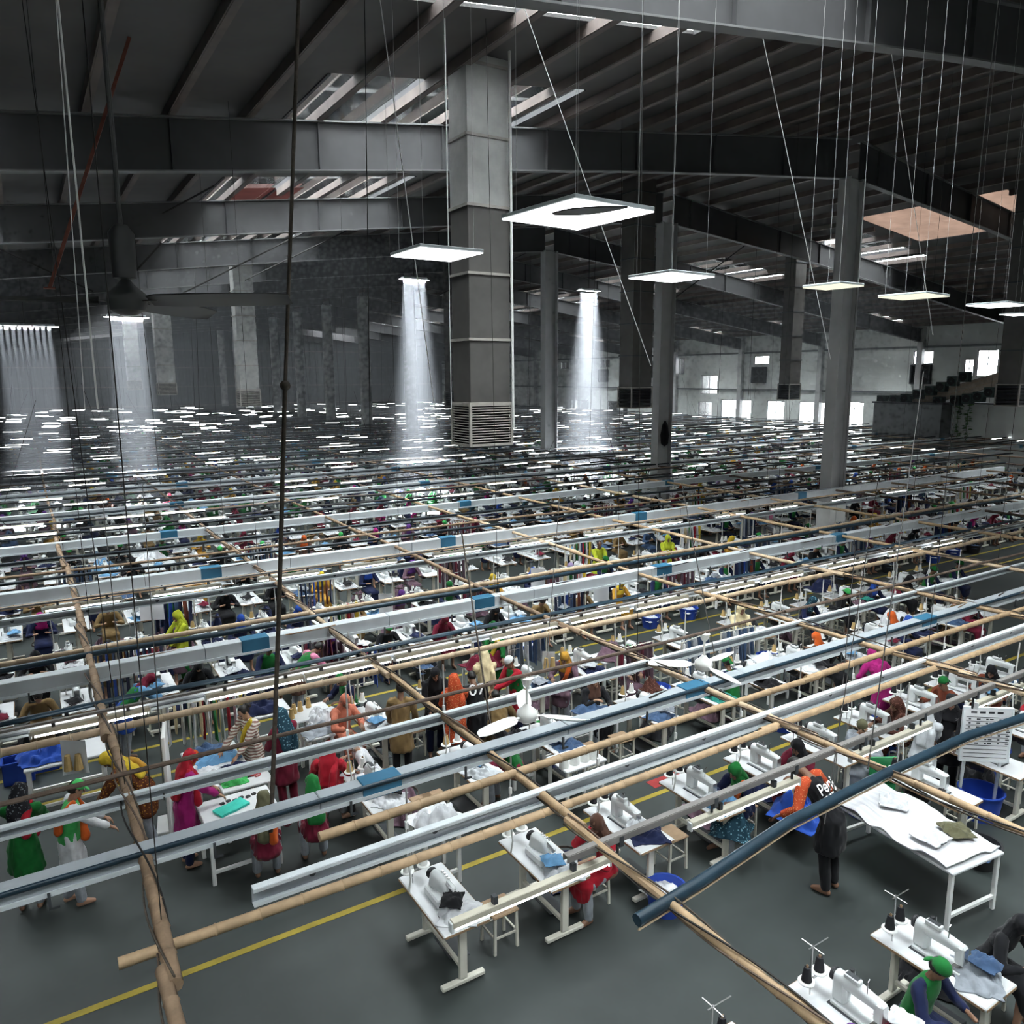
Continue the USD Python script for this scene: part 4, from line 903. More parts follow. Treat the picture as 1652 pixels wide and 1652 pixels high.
# row nearest the camera, and the one under the picture's lower edge
R = 'the bottom right line'
for k, x in enumerate((3.3, 4.6, 5.9, 7.2)): station(x, 3.55, 1, pick(), 'the bottom edge line', near=True, heap=rng.randrange(12), ordn=ORD[k])
for k, x in enumerate((10.3, 11.85, 13.3)): station(x, 5.45, 1, None if k < 2 else 5, R, near=True, ordn=ORD[k], heap=None)
R = 'the black-spooled near aisle line'
S1 = [3.45, 4.8, 6.12, 7.47, 8.77, 10.07, 11.42, 12.8, 14.1, 15.4]
for k, x in enumerate(S1): station(x, 7.03, 1, None if k != 9 else 4, R, near=True, ordn=ORD[k], mk=1 if k in (0, 1) else 0, heap=[0, 3, 2, 9, None, None, None, None, 3, 1][k], cones=('cone_white', 'cone_white') if k < 2 else ('cone_black', 'cone_black'))
R = 'the line past the near aisle'
for k, x in enumerate([3.7, 5.2, 6.7, 8.7, 10.1, 11.4, 12.7, 14.0, 15.3, 16.6, 17.9, 19.2]): station(x, 9.55, -1 if k % 2 else 1, None if k < 5 else pick(), R, near=True, ordn=ORD[k], mk=k % 2, heap=[0, 3, 1, 1, 8, 6, 0, 3, 7, 2, 1, 0][k], cones=('cone_tan', 'cone_white'))
R = 'the line before the second aisle'
for k, x in enumerate([4.55, 5.85, 7.7, 9.0, 10.3, 11.6, 13.6, 14.9, 16.2, 17.5, 18.8, 20.1, 21.4]): station(x, 11.75, 1, None if k < 7 else pick(), R, near=True, ordn=ORD[k], mk=(k+1) % 2, heap=rng.choice([0, 3, 7, 10, 1, 2, None]), cones=('cone_tan', 'cone_white'))
near_rows = [(15.35, 'the line behind the second aisle'), (17.65, 'the line before the third aisle')]
for y, R in near_rows:
    x0, x1 = -.9, 2.3*y
    for k, x in enumerate(np.arange(x0, x1, 1.3)):
        w = None if rng.random() < .18 else pick()
        station(x+rng.uniform(-.05, .05), y, 1, w, R, near=y < 16, ordn=ORD[k], mk=int(rng.random() < .35), heap=rng.choice([0, 0, 3, 3, 7, 1, 2, 4, 6, 9, 5, None]), cones=rng.choice([('cone_white', 'cone_white'), ('cone_tan', 'cone_white'), None]))
for y, n, R in ((14.95, 7, 'second aisle edge'), (16.6, 9, 'third line gap'), (19.0, 9, 'third aisle edge'), (24.2, 9, 'second far gap')):
    for k in range(n):
        x = -.3+(2.0*y)*(k+rng.uniform(.1, .7))/n; q = rng.randrange(4)
        place('hang%d' % q, hang_build(q), (x, y, 0), rng.uniform(-15, 15), '%s on a rack, %s from left, %s' % (['white and cream garments', 'navy and rust trousers', 'grey denim pieces', 'plum garments'][q], ORD[k], R), None)
far_rows = []
k = 0; y = 20.4
while y < 114:
    far_rows += [y, y+2.3]; y += 5.1
for r, y in enumerate(far_rows):
    x0, x1 = max(-4, -.05*y-1), min(58.5, 2.3*y+1)
    R = 'the %s far line' % ORD[r]
    for k, x in enumerate(np.arange(x0, x1, 1.3)):
        if abs(x-RIDGE_X) < .6 and any(abs(y-c) < .8 for c in COLY): continue
        if 49.5 < x < 52.6 and 18 < y < 42: continue
        if x > 52 and y < 42: continue
        w = None if rng.random() < .2 else pick(); hp = rng.choice([0, 0, 0, 3, 3, 7, 7, 1, 2, 4, 9, None])
        if COUNT['table'] < 296 and r < 8: station(x+rng.uniform(-.08, .08), y, 1, w, R, heap=hp, mk=int(rng.random() < .35), cones=None, ordn=ORD[k])
        else: FARSTUFF.append((x+rng.uniform(-.08, .08), y, w, hp))
def instancer(name, protos, idx, pos, ang, label, cat_):
    pi = UsdGeom.PointInstancer.Define(stage, '/World/'+name)
    sc = pi.GetPath().pathString+'/shapes'; UsdGeom.Scope.Define(stage, sc)
    rel = pi.CreatePrototypesRel()
    for i, mk in enumerate(protos):
        x = UsdGeom.Xform.Define(stage, '%s/%s' % (sc, mk[0])); mk[1](x.GetPrim()); rel.AddTarget(x.GetPath())
    pi.CreateProtoIndicesAttr(Vt.IntArray(list(map(int, idx)))); pi.CreatePositionsAttr(Vt.Vec3fArray.FromNumpy(np.asarray(pos, np.float32)))
    pi.CreateOrientationsAttr(Vt.QuathArray([Gf.Quath(float(math.cos(a/2)), 0, 0, float(math.sin(a/2))) for a in ang]))
    key(pi, label, cat_, None, 'stuff')
def small_table(o):
    obj('tabletop', box((0, 0, .765), (.56, 1.16, .03)), 'table_white', o); obj('legs', cat(*[box((0, s*.45, .4), (.09, .05, .7)) for s in (-1, 1)], *[box((0, s*.45, .05), (.5, .06, .05)) for s in (-1, 1)]), 'steel_cream', o)
    obj('motor', box((0, 0, .65), (.16, .24, .16)), 'motor_black', o)
def small_machine(o):
    obj('head_body', cat(box((0, -.02, .8), (.18, .48, .04)), box((0, .17, .93), (.12, .11, .24)), box((0, -.02, 1.04), (.1, .46, .09)), box((0, -.215, .97), (.085, .07, .17))), 'machine_white', o); obj('thread', cat(*[lathe([(.0, .94), (.05, .94), (.03, 1.1), (0, 1.1)], 6, (x, .4, 0)) for x in (-.2, 0)]), 'cone_white', o)
def small_worker(i):
    h, hc, dr, ve, de = WORK[i]
    def b(o):
        sp = _SPL
        V = mf(m3.Manifold.batch_boolean([hull(ball((0, 0, .6), (.18, .16, .1)), ball((0, .08, .95), (.16, .11, .1)), ball((0, .12, 1.06), (.17, .08, .05))), hull(ball((0, 0, .6), (.17, .14, .1), sp), ball((.12, .42, .55), .09, sp), ball((-.12, .42, .55), .09, sp))]+[hull(ball((s*.17, .12, 1.05), .06, sp), ball((s*.22, .24, .86), .055, sp)) for s in (-1, 1)]+[hull(ball((s*.22, .24, .86), .055, sp), ball((s*.13, .44, .87), .04, sp)) for s in (-1, 1)], m3.OpType.Add))
        obj('tunic', V, 'cloth_'+(ve or dr), o, smooth=60)
        obj('face', mf(hull(ball((0, .24, 1.2), (.06, .07, .085)))), ['skin_dark', 'skin_light'][i % 2], o, smooth=True)
        obj('headscarf', mf(hull(ball((0, .19, 1.23), (.09, .1, .105), sp), ball((0, .12, 1.1), (.12, .08, .06), sp)) if h == 'hijab' else hull(ball((0, .2, 1.26), (.085, .095, .085), sp))), 'hair_black' if h == 'hair' else 'cloth_'+hc, o, smooth=60)
    return b
def small_heap(c, s): return lambda o: obj('heap', turn(heap_mesh(.5, .62, .3, s, 8), 0, (0, -.3, .78)), 'cloth_'+c, o, smooth=60)
P_ = [('table', small_table), ('machine', small_machine)]+[('worker_%d' % i, small_worker(i)) for i in range(len(WORK))]
hs = ['white', 'denim', 'navy', 'pale_grey', 'sky']
ht, hm_, hw, hh = [], [], [], []
for x, y, w, hp in FARSTUFF:
    ht.append((x, y, 0)); hm_.append((x, y, 0))
    if w is not None: hw.append((w, (x+.66, y-.12, 0)))
    if hp is not None: hh.append(({0: 0, 3: 0, 7: 0, 1: 1, 2: 2, 4: 3, 9: 4}[hp], (x, y, 0)))
instancer('far_sewing_tables', [('table', small_table)], [0]*len(ht), ht, [0]*len(ht), 'far field of small white sewing tables running to the back wall', 'tables')
instancer('far_sewing_machines', [('machine', small_machine)], [0]*len(hm_), hm_, [0]*len(hm_), 'far field of tiny white sewing machines running to the back wall', 'sewing machines')
instancer('far_workers', P_[2:], [a for a, b in hw], [b for a, b in hw], [math.pi/2]*len(hw), 'far crowd of tiny workers at the sewing lines', 'people')
instancer('far_cloth_heaps', [('heap_%d' % i, small_heap(c, 60+i)) for i, c in enumerate(hs)], [a for a, b in hh], [b for a, b in hh], [0]*len(hh), 'far scatter of tiny cloth heaps on the sewing tables', 'clothes')

# ------------------------------------------------------------------ the people one can tell apart
def on_back(text, size, m='ink_white', dz=-.02):
    def f(t, j):
        tm = meshkit.text_mesh(text, size, .004, True); v = np.array(tm.vertices); w = v[:, 0].max()
        up, fw, S = j['up'], j['fw'], j['S']; o = j['ch']+up*(dz)*S-fw*.138*S
        # reads from behind: text x runs to the figure's right (+x), text y up, raised away from the back
        V = o+np.outer(v[:, 0]-w/2, [1., 0, 0])+np.outer(v[:, 1], up)-np.outer(v[:, 2], fw)
        obj('printed_lettering', (V, np.array(tm.faces)), m, t, label='white lettering on the back')
        if len(text) > 2:
            for q in range(3): obj('small_print', beam(o-up*.035*S+[-.14+.09*q, 0, 0], o-up*.035*S+[-.07+.09*q-.02*(q == 2), 0, 0], .004, .018, up), m, t)
    return f
P = person
P('person in a bright green peaked cap and green vest, bottom left corner', (-.02, 10.35, 0), 5, 'stand', 8, 24, head='cap', hc='bright_green', dress='white', vest='bright_green', sleeve='white', inner=None, seed=1, skin='skin_light', drape='orange')
P('person in a dark printed scarf with a green dress and red shawl, left edge', (-.5, 10.55, 0), 75, 'stand', 5, 15, head='scarf', hc='dark_print', dress='green', drape='red', seed=2)
P('woman in a yellow headscarf and amber print dress bending over, left', (.95, 11.2, 0), 165, 'stand', 38, 25, head='hijab', hc='yellow', dress='amber_print', drape='mustard', seed=3, hands=[(-.15, .6, .85), (.15, .6, .85)])
P('woman in a red headscarf with orange lining standing at the green cloth table', (1.32, 10.42, 0), 5, 'stand', 8, 22, head='scarf', hc='red', dress='magenta', inner='orange', drape='red', legs='navy', seed=4, skin='skin_light', hands=[(-.12, .5, .92), (.14, .5, .92)])
P('woman with bare dark hair and a cream striped scarf standing by the white bench', (2.52, 11.6, 0), 205, 'stand', 8, 30, head='bun', dress='cream_stripe', drape='yellow', legs='grey', seed=5, skin='skin_light', hands=[(-.12, .42, .95), (.2, .5, .92)])
P('woman seen from behind in a teal printed headscarf and dark red skirt', (2.85, 10.98, 0), 110, 'stand', 5, 10, head='scarf', hc='teal_print', dress='maroon', drape='teal_print', legs='maroon', seed=6, hands=[(-.1, .35, 1.0), (.12, .35, 1.0)])
P('woman in a scarlet headscarf and dress seated with her back turned', (3.2, 10.15, 0), 60, 'sit', 14, 18, head='scarf', hc='red', dress='red', drape='red', seed=7)
P('bare-headed man in a brown shirt seen from behind', (4.7, 10.95, 0), 62, 'stand', 8, 12, head='hair', dress='khaki', legs='black', seed=8, sleeve_len=1.1, hands=[(-.22, .3, .88), (.24, .32, .86)])
P('woman in a salmon pink dress half hidden behind a machine', (4.05, 11.95, 0), 280, 'sit', 10, 20, head='hijab', hc='salmon', dress='salmon', seed=9)
P('person with bare arms reaching over cloth, beside the scarlet woman', (4.0, 10.4, 0), 170, 'sit', 30, 30, head='hair', dress='white', legs='black', seed=10, skin='skin_light', sleeve_len=-1, hands=[(-.2, .4, .85), (.2, .4, .85)])
P('woman in a black headscarf facing the camera', (5.55, 11.45, 0), 255, 'stand', 8, 22, head='hijab', hc='black', dress='black', legs='navy', seed=11, hands=[(-.1, .35, .95), (.15, .35, .95)])
P('woman in an orange spotted headscarf seen from behind', (5.6, 10.75, 0), 75, 'stand', 10, 12, head='scarf', hc='orange_print', dress='orange_print', drape='orange_print', seed=12)
P('man in a black shirt numbered 07 bending forward', (5.98, 10.72, 0), 78, 'stand', 20, 40, head='hair', dress='black', legs='khaki', seed=13, extra=on_back('07', .17, dz=.0), sleeve_len=-1)
P('person in a beige headscarf seen from behind near maroon cloth', (6.62, 11.5, 0), 85, 'stand', 10, 10, head='scarf', hc='cream', dress='cream', drape='cream', seed=14)
P('man in a white skullcap and green vest stretching a red sleeve', (7.05, 11.15, 0), 185, 'stand', 12, 20, head='cap', hc='white', dress='red', sleeve='red', vest='green', legs='navy', seed=16, hands=[(.05, .62, 1.05), (.18, .4, .95)])
P('person in a khaki shirt bowed low in front of the white-capped man', (6.3, 10.5, 0), 70, 'sit', 32, 40, head='hair', dress='khaki', legs='khaki', seed=17)
P('person in a green vest seated by the first white fan', (5.85, 9.25, 0), 130, 'sit', 22, 30, head='hijab', hc='black', dress='maroon', vest='green', seed=18)
P('smiling woman in a dark brown headscarf facing the camera', (8.08, 10.3, 0), 262, 'sit', 6, 4, head='hijab', hc='brown', dress='black', seed=19, skin='skin_light', hands=[(-.14, .44, .86), (.1, .3, .98)])
P('woman in an orange-yellow scarf and plum dress behind the smiling woman', (8.5, 11.6, 0), 215, 'sit', 16, 20, head='hijab', hc='mustard', dress='plum', drape='orange', seed=20)
P('person in a green cap and plum dress among plum cloth', (9.6, 11.2, 0), 255, 'sit', 8, 15, head='kerchief', hc='green', dress='plum', seed=22)
P('woman in a cream headscarf seated in the middle distance', (12.7, 11.1, 0), 245, 'stand', 5, 12, head='hijab', hc='cream', dress='cream', legs='grey', seed=24)
P('person in a green vest and pink sleeve bending over a machine', (3.95, 14.2, 0), 10, 'stand', 48, 20, head='hair', dress='brown', sleeve='pink', vest='green', seed=26, hands=[(-.16, .75, .9), (.16, .75, .9)])
P('person in a green vest and blue sleeve bending over a machine, left', (.95, 14.2, 0), 10, 'stand', 46, 20, head='hijab', hc='maroon', dress='royal', sleeve='sky', vest='green', seed=28, hands=[(-.16, .75, .9), (.16, .75, .9)])
P('worker in a dark green headscarf and navy dress with an orange shawl', (7.98, 6.72, 0), 178, 'sit', 16, 22, head='hijab', hc='green', dress='navy', drape='orange', seed=30)
P('worker in a dark red dress with a black scarf at a black-spooled machine', (9.25, 6.72, 0), 178, 'sit', 14, 24, head='hijab', hc='black', dress='maroon', seed=32)
P('man in an olive cap with hand to his chin', (10.6, 6.7, 0), 205, 'sit', 16, 10, head='cap', hc='olive', dress='grey', legs='navy', seed=34, hands=[(-.15, .42, .86), (.04, .26, 1.14)], skin='skin_light')
P('worker in a brown printed headscarf and dress', (11.75, 6.75, 0), 160, 'sit', 12, 12, head='scarf', hc='brown_print', dress='brown_print', drape='brown_print', legs='royal', seed=35)
P('worker in a green cap and long rust robe', (13.3, 6.85, 0), 165, 'sit', 12, 16, head='kerchief', hc='green', dress='rust', legs='rust', seed=36)
P('worker in a brown dress holding white cloth, right edge', (14.6, 6.75, 0), 185, 'sit', 14, 20, head='hijab', hc='black', dress='rust', seed=38)
P('person in a black T-shirt with white lettering, bent over the white fabric', (8.12, 5.45, 0), 100, 'stand', 40, 45, head='hair', dress='black', sleeve='orange_print', legs='black', seed=40, scale=1.1, extra=on_back('Penj', .13, dz=-.08), hands=[(-.34, .45, .9), (.34, .45, .92)])
P('woman draped in a pale grey shawl standing by the notice board', (10.95, 5.95, 0), 30, 'stand', 6, 18, head='scarf', hc='pale_grey', dress='pale_grey', drape='pale_grey', seed=41)
P('woman in black with white sandals beside the notice board', (11.75, 6.0, 0), 200, 'stand', 4, 15, head='hijab', hc='black', dress='black', legs='black', seed=42)
P('woman in a magenta dress bending over blue cloth', (12.75, 7.75, 0), 60, 'stand', 42, 20, head='hijab', hc='magenta', dress='magenta', legs='royal', seed=44)
P('woman in a yellow headscarf over a lime dress standing in the third line', (2.45, 17.2, 0), 200, 'stand', 6, 15, head='scarf', hc='lime', dress='lime', legs='green', drape='lime', seed=46)
P('worker in a red shirt at the lower picture edge, hand raised to her face', (5.55, 6.72, 0), 180, 'sit', 12, 20, head='hijab', hc='brown', dress='red', seed=47, hands=[(-.14, .44, .86), (.06, .28, 1.12)])
P('person in a round green scarf under the trunk, in dark red', (2.75, 9.3, 0), 80, 'sit', 18, 20, head='scarf', hc='green', dress='maroon', seed=48)
P('person in a maroon and olive skirt under the trunk, left of the green scarf', (2.1, 9.25, 0), 80, 'sit', 16, 20, head='hijab', hc='olive', dress='maroon', drape='orange', seed=49)
P('standing person in a lime shirt in the middle distance, left of a pair', (14.2, 17.9, 0), 260, 'stand', 4, 10, head='hair', dress='lime', legs='navy', seed=50)
P('standing person in a lime shirt in the middle distance, right of a pair', (16.5, 17.4, 0), 250, 'stand', 4, 10, head='hijab', hc='lime', dress='lime', legs='navy', seed=51)
P('person in dark red at the right edge behind the notice board', (14.4, 5.75, 0), 180, 'sit', 16, 22, head='hijab', hc='maroon', dress='red', seed=52)
P('person in a green vest leaning over a table, third fan row', (4.6, 12.9, 0), 200, 'sit', 20, 20, head='kerchief', hc='green', dress='navy', vest='green', seed=53)
P('person in a green vest and yellow sash in the middle lines', (7.6, 12.95, 0), 250, 'stand', 4, 12, head='hijab', hc='green', dress='green', drape='yellow', legs='green', seed=54)
for x, y in ((8.1, 7.9),): pass
for a, b in (((1552, 1248), 0), ((1567, 1254), 1)):
    p = atz(*a, .03)
    t = thing('sandal', 'white sandal on the floor by the notice board, %s' % ('left' if b == 0 else 'right'), 'shoe', (p[0], p[1], 0), 60)
    obj('sole', prism([(-.12, -.03), (.0, -.045), (.1, -.045), (.13, 0), (.1, .045), (0, .04), (-.12, .03)], 0, .025), 'plastic_white', t); obj('strap', tube([(.04, -.045, .02), (.05, 0, .06), (.04, .045, .02)], .01, 6), 'plastic_white', t)

# ------------------------------------------------------------------ tables and things of the foreground
def plain_table(name, label, loc, sx, sy, h=.8, rz=0, top='table_white', shelf=False):
    t = thing(name, label, 'table', loc, rz)
    obj('tabletop', rbox((0, 0, h-.02), (sx, sy, .04), .01), top, t)
    for i in (-1, 1):
        for j in (-1, 1): obj('leg', rbox((i*(sx/2-.05), j*(sy/2-.05), (h-.04)/2), (.05, .05, h-.04), .005), 'plastic_white', t)
    [obj('lower_rail', beam((-sx/2+.05, j*(sy/2-.05), .18), (sx/2-.05, j*(sy/2-.05), .18), .04, .04), 'plastic_white', t) for j in (-1, 1)]
    return t
def heap(name, label, loc, sx, sy, sz, m, seed, rz=0, cat_='clothes'):
    t = thing(name, label, cat_, loc, rz); obj('cloth', heap_mesh(sx, sy, sz, seed), m, t, smooth=60); return t
plain_table('work_bench', 'white bench with folded denim beside the striped-scarf woman', (1.95, 11.5, 0), .8, 1.35)
heap('denim_stack', 'blue denim stack at the back of the white bench', (1.95, 11.95, .8), .6, .4, .16, 'cloth_denim', 3)
heap('denim_pile', 'light blue denim pile in the middle of the white bench', (2.0, 11.65, .8), .62, .35, .14, 'cloth_sky', 4)
heap('trouser_pile', 'navy and white trousers heaped on the front of the white bench', (2.12, 11.15, .8), .5, .42, .12, 'cloth_navy', 5)
heap('paper_pile', 'crumpled white cut pieces on the white bench', (1.8, 11.3, .8), .34, .3, .1, 'cloth_white', 6)
plain_table('packing_table', 'white table with a mint green cloth below the red-scarfed woman', (1.95, 10.12, 0), .95, .78)
t = thing('mint_cloth', 'folded mint green cloth on the white table', 'cloth', (1.86, 10.12, .8), 20); obj('cloth', sheet(8, 6, lambda u, v: np.stack([(u-.5)*.42, (v-.5)*.22, .02+.006*np.sin(9*u)+0*v], -1), .03), 'cloth_mint', t, smooth=50)
for k in range(6):
    t = thing('black_clip', 'small black clip by the mint green cloth, %s from left' % ORD[k], 'clip', (1.78+.085*k, 10.3+.03*(k % 2), .8), 15, 'black clips on the packing table')
    obj('clip_body', rbox((0, 0, .012), (.06, .045, .024), .005), 'motor_black', t)
plain_table('packing_table', 'white table with pale green crates and a red shears, by the red-scarfed woman', (2.2, 10.85, 0), .7, .5)
heap('green_net', 'pale green net cloth on the table beside the red-scarfed woman', (2.05, 10.85, .8), .36, .3, .12, 'cloth_bright_green', 9)
t = thing('shears', 'red handled shears on the white table', 'scissors', (2.42, 10.9, .805), 40)
obj('blades', cat(prism([(0, -.01), (.16, -.003), (.16, 0), (0, .01)], 0, .008), turn(prism([(0, -.01), (.16, -.003), (.16, 0), (0, .01)], .008, .015), 18)), 'chrome', t)
for s in (-1, 1): obj('handle', tube([(-.02+.05*math.cos(a)-.06, s*.04+.03*math.sin(a), .012) for a in np.linspace(0, 6.28, 12)], .008, 6), 'plastic_red', t)
plain_table('white_table', 'white table with a navy heap, upper left of the bench', (3.05, 13.6-1.4+.9, 0), .85, .6)
heap('navy_pile', 'navy cloth heap on the white table, upper left', (3.0, 13.1, .8), .62, .5, .28, 'cloth_navy', 11)
for i, (x, y, a, k, lab) in enumerate(((1.9, 13.05, 8, 0, 'rack of white and cream garments behind the white bench'), (2.25, 12.75, 5, 0, 'second rack of white garments beside the navy heap'), (1.0, 16.6, 5, 1, 'rack of navy and rust trousers on the left'), (9.6, 10.9, 0, 3, 'rack of plum garments by the green-capped person'), (10.9, 10.6, 10, 2, 'rack of grey denim behind the second white fan'), (12.0, 10.5, -5, 2, 'rack of grey denim right of the second white fan'), (5.4, 13.6, 4, 1, 'rack of navy trousers over the middle lines'), (8.3, 12.7, 0, 2, 'rack of grey pieces left of the tall sheet'), (12.3, 16.6, 0, 0, 'rack of white garments in the middle distance'))):
    place('hang%d' % k, hang_build(k), (x, y, 0), a, lab, None)
t = thing('white_board', 'tall white board standing beside the white bench', 'board', (1.28, 11.55, 0), 80)
obj('board', rbox((0, 0, .8), (.75, .05, 1.5), .01), 'plastic_white', t); obj('base', rbox((0, 0, .03), (.5, .4, .06), .01), 'plastic_white', t)
def tub(name, label, loc, r, h, m):
    t = thing(name, label, 'tub', loc); obj('tub_wall', lathe([(0, .01), (r*.8, .01), (r*.82, 0), (r*.98, h-.03), (r*1.06, h-.02), (r*1.06, h), (r*.96, h), (r*.79, .03), (0, .03)], 20), m, t, smooth=40)
    obj('handle', cat(*[tube([(s*r*1.05, -.07, h-.03), (s*(r*1.05+.05), -.05, h-.05), (s*(r*1.05+.05), .05, h-.05), (s*r*1.05, .07, h-.03)], .012, 6) for s in (-1, 1)]), m, t); return t
p = atz(1582, 1285, .3); tub('blue_tub', 'round blue plastic tub at the lower right', (p[0], p[1], 0), .3, .42, 'plastic_blue')
p = atz(1600, 1230, .3); tub('blue_tub', 'dark blue tub behind the notice board', (p[0]+.3, p[1]+.2, 0), .3, .42, 'plastic_blue')
for px, py, lab in ((30, 1240, 'blue plastic crate under the left table, left of two'), (70, 1222, 'blue plastic crate under the left table, right of two')):
    p = atz(px, py, .2); t = thing('blue_crate', lab, 'crate', (p[0], p[1], 0))
    for s in (-1, 1): obj('side', rbox((s*.21, 0, .19), (.02, .3, .36), .004), 'plastic_blue', t); obj('end', rbox((0, s*.15, .19), (.42, .02, .36), .004), 'plastic_blue', t)
    obj('bottom', box((0, 0, .01), (.42, .3, .02)), 'plastic_blue', t); obj('rim', cat(*[box((0, s*.16, .37), (.46, .03, .03)) for s in (-1, 1)], *[box((s*.22, 0, .37), (.03, .32, .03)) for s in (-1, 1)]), 'plastic_blue', t)
plain_table('left_table', 'white-legged table with blue crates below, left edge', (.05, 13.1, 0), 1.1, .7, .82)
heap('blue_heap', 'dark blue heap on the table at the left edge', (-.15, 13.1, .82), .8, .6, .3, 'cloth_royal', 14)
# notice board
p = atz(1590, 1190, 1.25)
t = thing('notice_board', 'white ruled notice board on a stand at the right', 'board', (p[0], p[1], 0), -38)
obj('board', rbox((0, 0, 1.3), (.66, .03, .8), .006), 'paper', t)
obj('frame', cat(*[box((s*.335, 0, 1.3), (.025, .045, .83)) for s in (-1, 1)], *[box((0, 0, 1.3+s*.41), (.695, .045, .025)) for s in (-1, 1)]), 'tray_pale', t)
obj('ruled_lines', cat(*[box((0, -.017, 1.57-.062*k), (.6, .003, .006)) for k in range(11)]), 'ink', t)
obj('heading', cat(*[box((-.2+.12*k, -.017, 1.645), (.08, .003, .03)) for k in range(4)]), 'ink', t)
obj('entries', cat(*[box((-.25+.1*(k % 6)+.02*((k*7) % 3), -.017, 1.54-.062*(k//6)), (.03+.02*(k % 2), .003, .018)) for k in range(42)]), 'steel_dark', t)
for s in (-1, 1): obj('stand_leg', beam((s*.25, .03, .9), (s*.25, .1, 0), .035, .035), 'tray_pale', t)
# white fabric table
plain_table('fabric_table', 'white table covered by loose white printed fabric, bottom right', (9.2, 5.1, 0), .95, 1.9, .78, -6)
def wf(u, v):
    x, y = u-.5, v-.5; k = meshkit.noise(np.stack([x*6, y*9, x*0], -1), 3)
    return np.stack([x*1.0+.06*(k-.5), y*1.75+.06*(k-.5), .79+.05*k+.03*np.sin(9*y+4*x)*k], -1)
t = thing('white_fabric', 'sheet of white printed fabric spread over the table, bottom right', 'cloth', (9.2, 5.1, 0), -6); obj('fabric', sheet(30, 44, wf, .012), 'fabric_print', t, smooth=60)
for k, (dx, dy, c, lab) in enumerate(((-.2, -.4, 'white', 'crumpled white cuttings on the fabric, front'), (.15, .3, 'white', 'crumpled white cuttings on the fabric, back'), (.2, -.5, 'olive', 'small olive rag on the white fabric'))): heap('cutting_heap', lab, (9.2+dx, 5.1+dy, .86), .36, .34, .1, 'cloth_'+c, 21+k, 30*k)
for k, (px, py, lab) in enumerate(((1435, 1262, 'green plastic chair between the white fabric and the long machine table'), )):
    p = atz(px, py, .6); t = thing('green_chair', lab, 'chair', (p[0], p[1], 0), -30)
    obj('seat', rbox((0, 0, .45), (.42, .42, .03), .012), 'plastic_green', t); obj('backrest', cat(rbox((0, .2, .68), (.42, .03, .44), .012)), 'plastic_green', t)
    for sx in (-1, 1):
        for sy in (-1, 1): obj('leg', beam((sx*.18, sy*.18, .44), (sx*.2, sy*.2, 0), .04, .04), 'plastic_green', t)
p = atz(1450, 1300, .35); tub('red_basket', 'red basket by the green chair', (p[0]+.1, p[1]-.1, 0), .2, .3, 'plastic_red')
# big white cones on the table under the second tray
for k, (px, py) in enumerate(((910, 1222), (927, 1217), (943, 1212), (957, 1208))):
    p = atz(px, py, .95)
    t = thing('thread_cone', 'large white thread cone in the row of four at centre bottom, %s' % ORD[k], 'thread cone', (p[0], p[1], .8), 0, 'row of four large white cones')
    obj('thread', lathe([(.02, 0), (.075, .0), (.075, .03), (.055, .2), (.025, .205)], 16), 'cone_white', t, smooth=50); obj('tube_core', lathe([(.018, .0), (.022, .21), (.012, .215), (.01, .2)], 10), 'motor_black', t)
p = atz(933, 1225, .8); plain_table('cone_table', 'small white table under four large white cones', (p[0], p[1]+.05, 0), .75, .55, .8)
for k, (px, py) in enumerate(((474, 1142), (484, 1138), (497, 1132), (470, 1150))):
    p = atz(px, py, .9)
    t = thing('thread_cone', 'tan thread cone on the table behind the scarlet woman, %s' % ORD[k], 'thread cone', (p[0], p[1], .8), 0, 'tan cones behind the scarlet woman')
    obj('thread', lathe([(.02, 0), (.05, .0), (.05, .03), (.03, .17), (.016, .175)], 14), 'cone_tan', t, smooth=50); obj('tube_core', lathe([(.014, .0), (.016, .19), (.01, .19)], 8), 'table_edge', t)
p = atz(490, 1150, .8); plain_table('cone_table', 'small white table with tan cones', (p[0]+.1, p[1], 0), .7, .6, .8)
# hanging papers and props clipped to the frame
for k, (px, py, y, w, h, lab) in enumerate(((868, 935, 13.3, .3, .5, 'white paper hung over the middle lines'), (970, 955, 12.9, .34, .42, 'white paper hung right of the middle'), (622, 975, 15.9, .3, .5, 'white paper hanging from the frame, left of centre'), (120, 1222, 9.7, .28, .42, 'clear bag of tan cones hung by the wrapped pole'), (885, 1065, 9.9, .2, .3, 'clear bag of tan cones hung near the white-capped man'), (1440, 975, 13, .8, .6, 'large white sheet lying over the rail at right'), (245, 985, 16.2, .45, .4, 'white sheet hung behind the yellow-scarfed woman'))):
    p = aty(px, py, y); t = thing('hanging_paper', lab, 'paper', p, -20)
    obj('sheet', sheet(5, 5, lambda u, v: np.stack([(u-.5)*w, .03*np.sin(3*u+2*v), (v-.5)*h], -1), .004), 'paper', t, smooth=50)
    obj('string', tube([(0, 0, h/2), (0, 0, max(h/2+.05, 2.36-p[2]))], .004, 4), 'wire_pale', t)
    if 'cones' in lab:
        for s in (-1, 1): obj('cone', lathe([(0, -.12), (.05, -.12), (.03, .06), (0, .06)], 10, (s*.055, -.055, 0)), 'cone_tan', t)
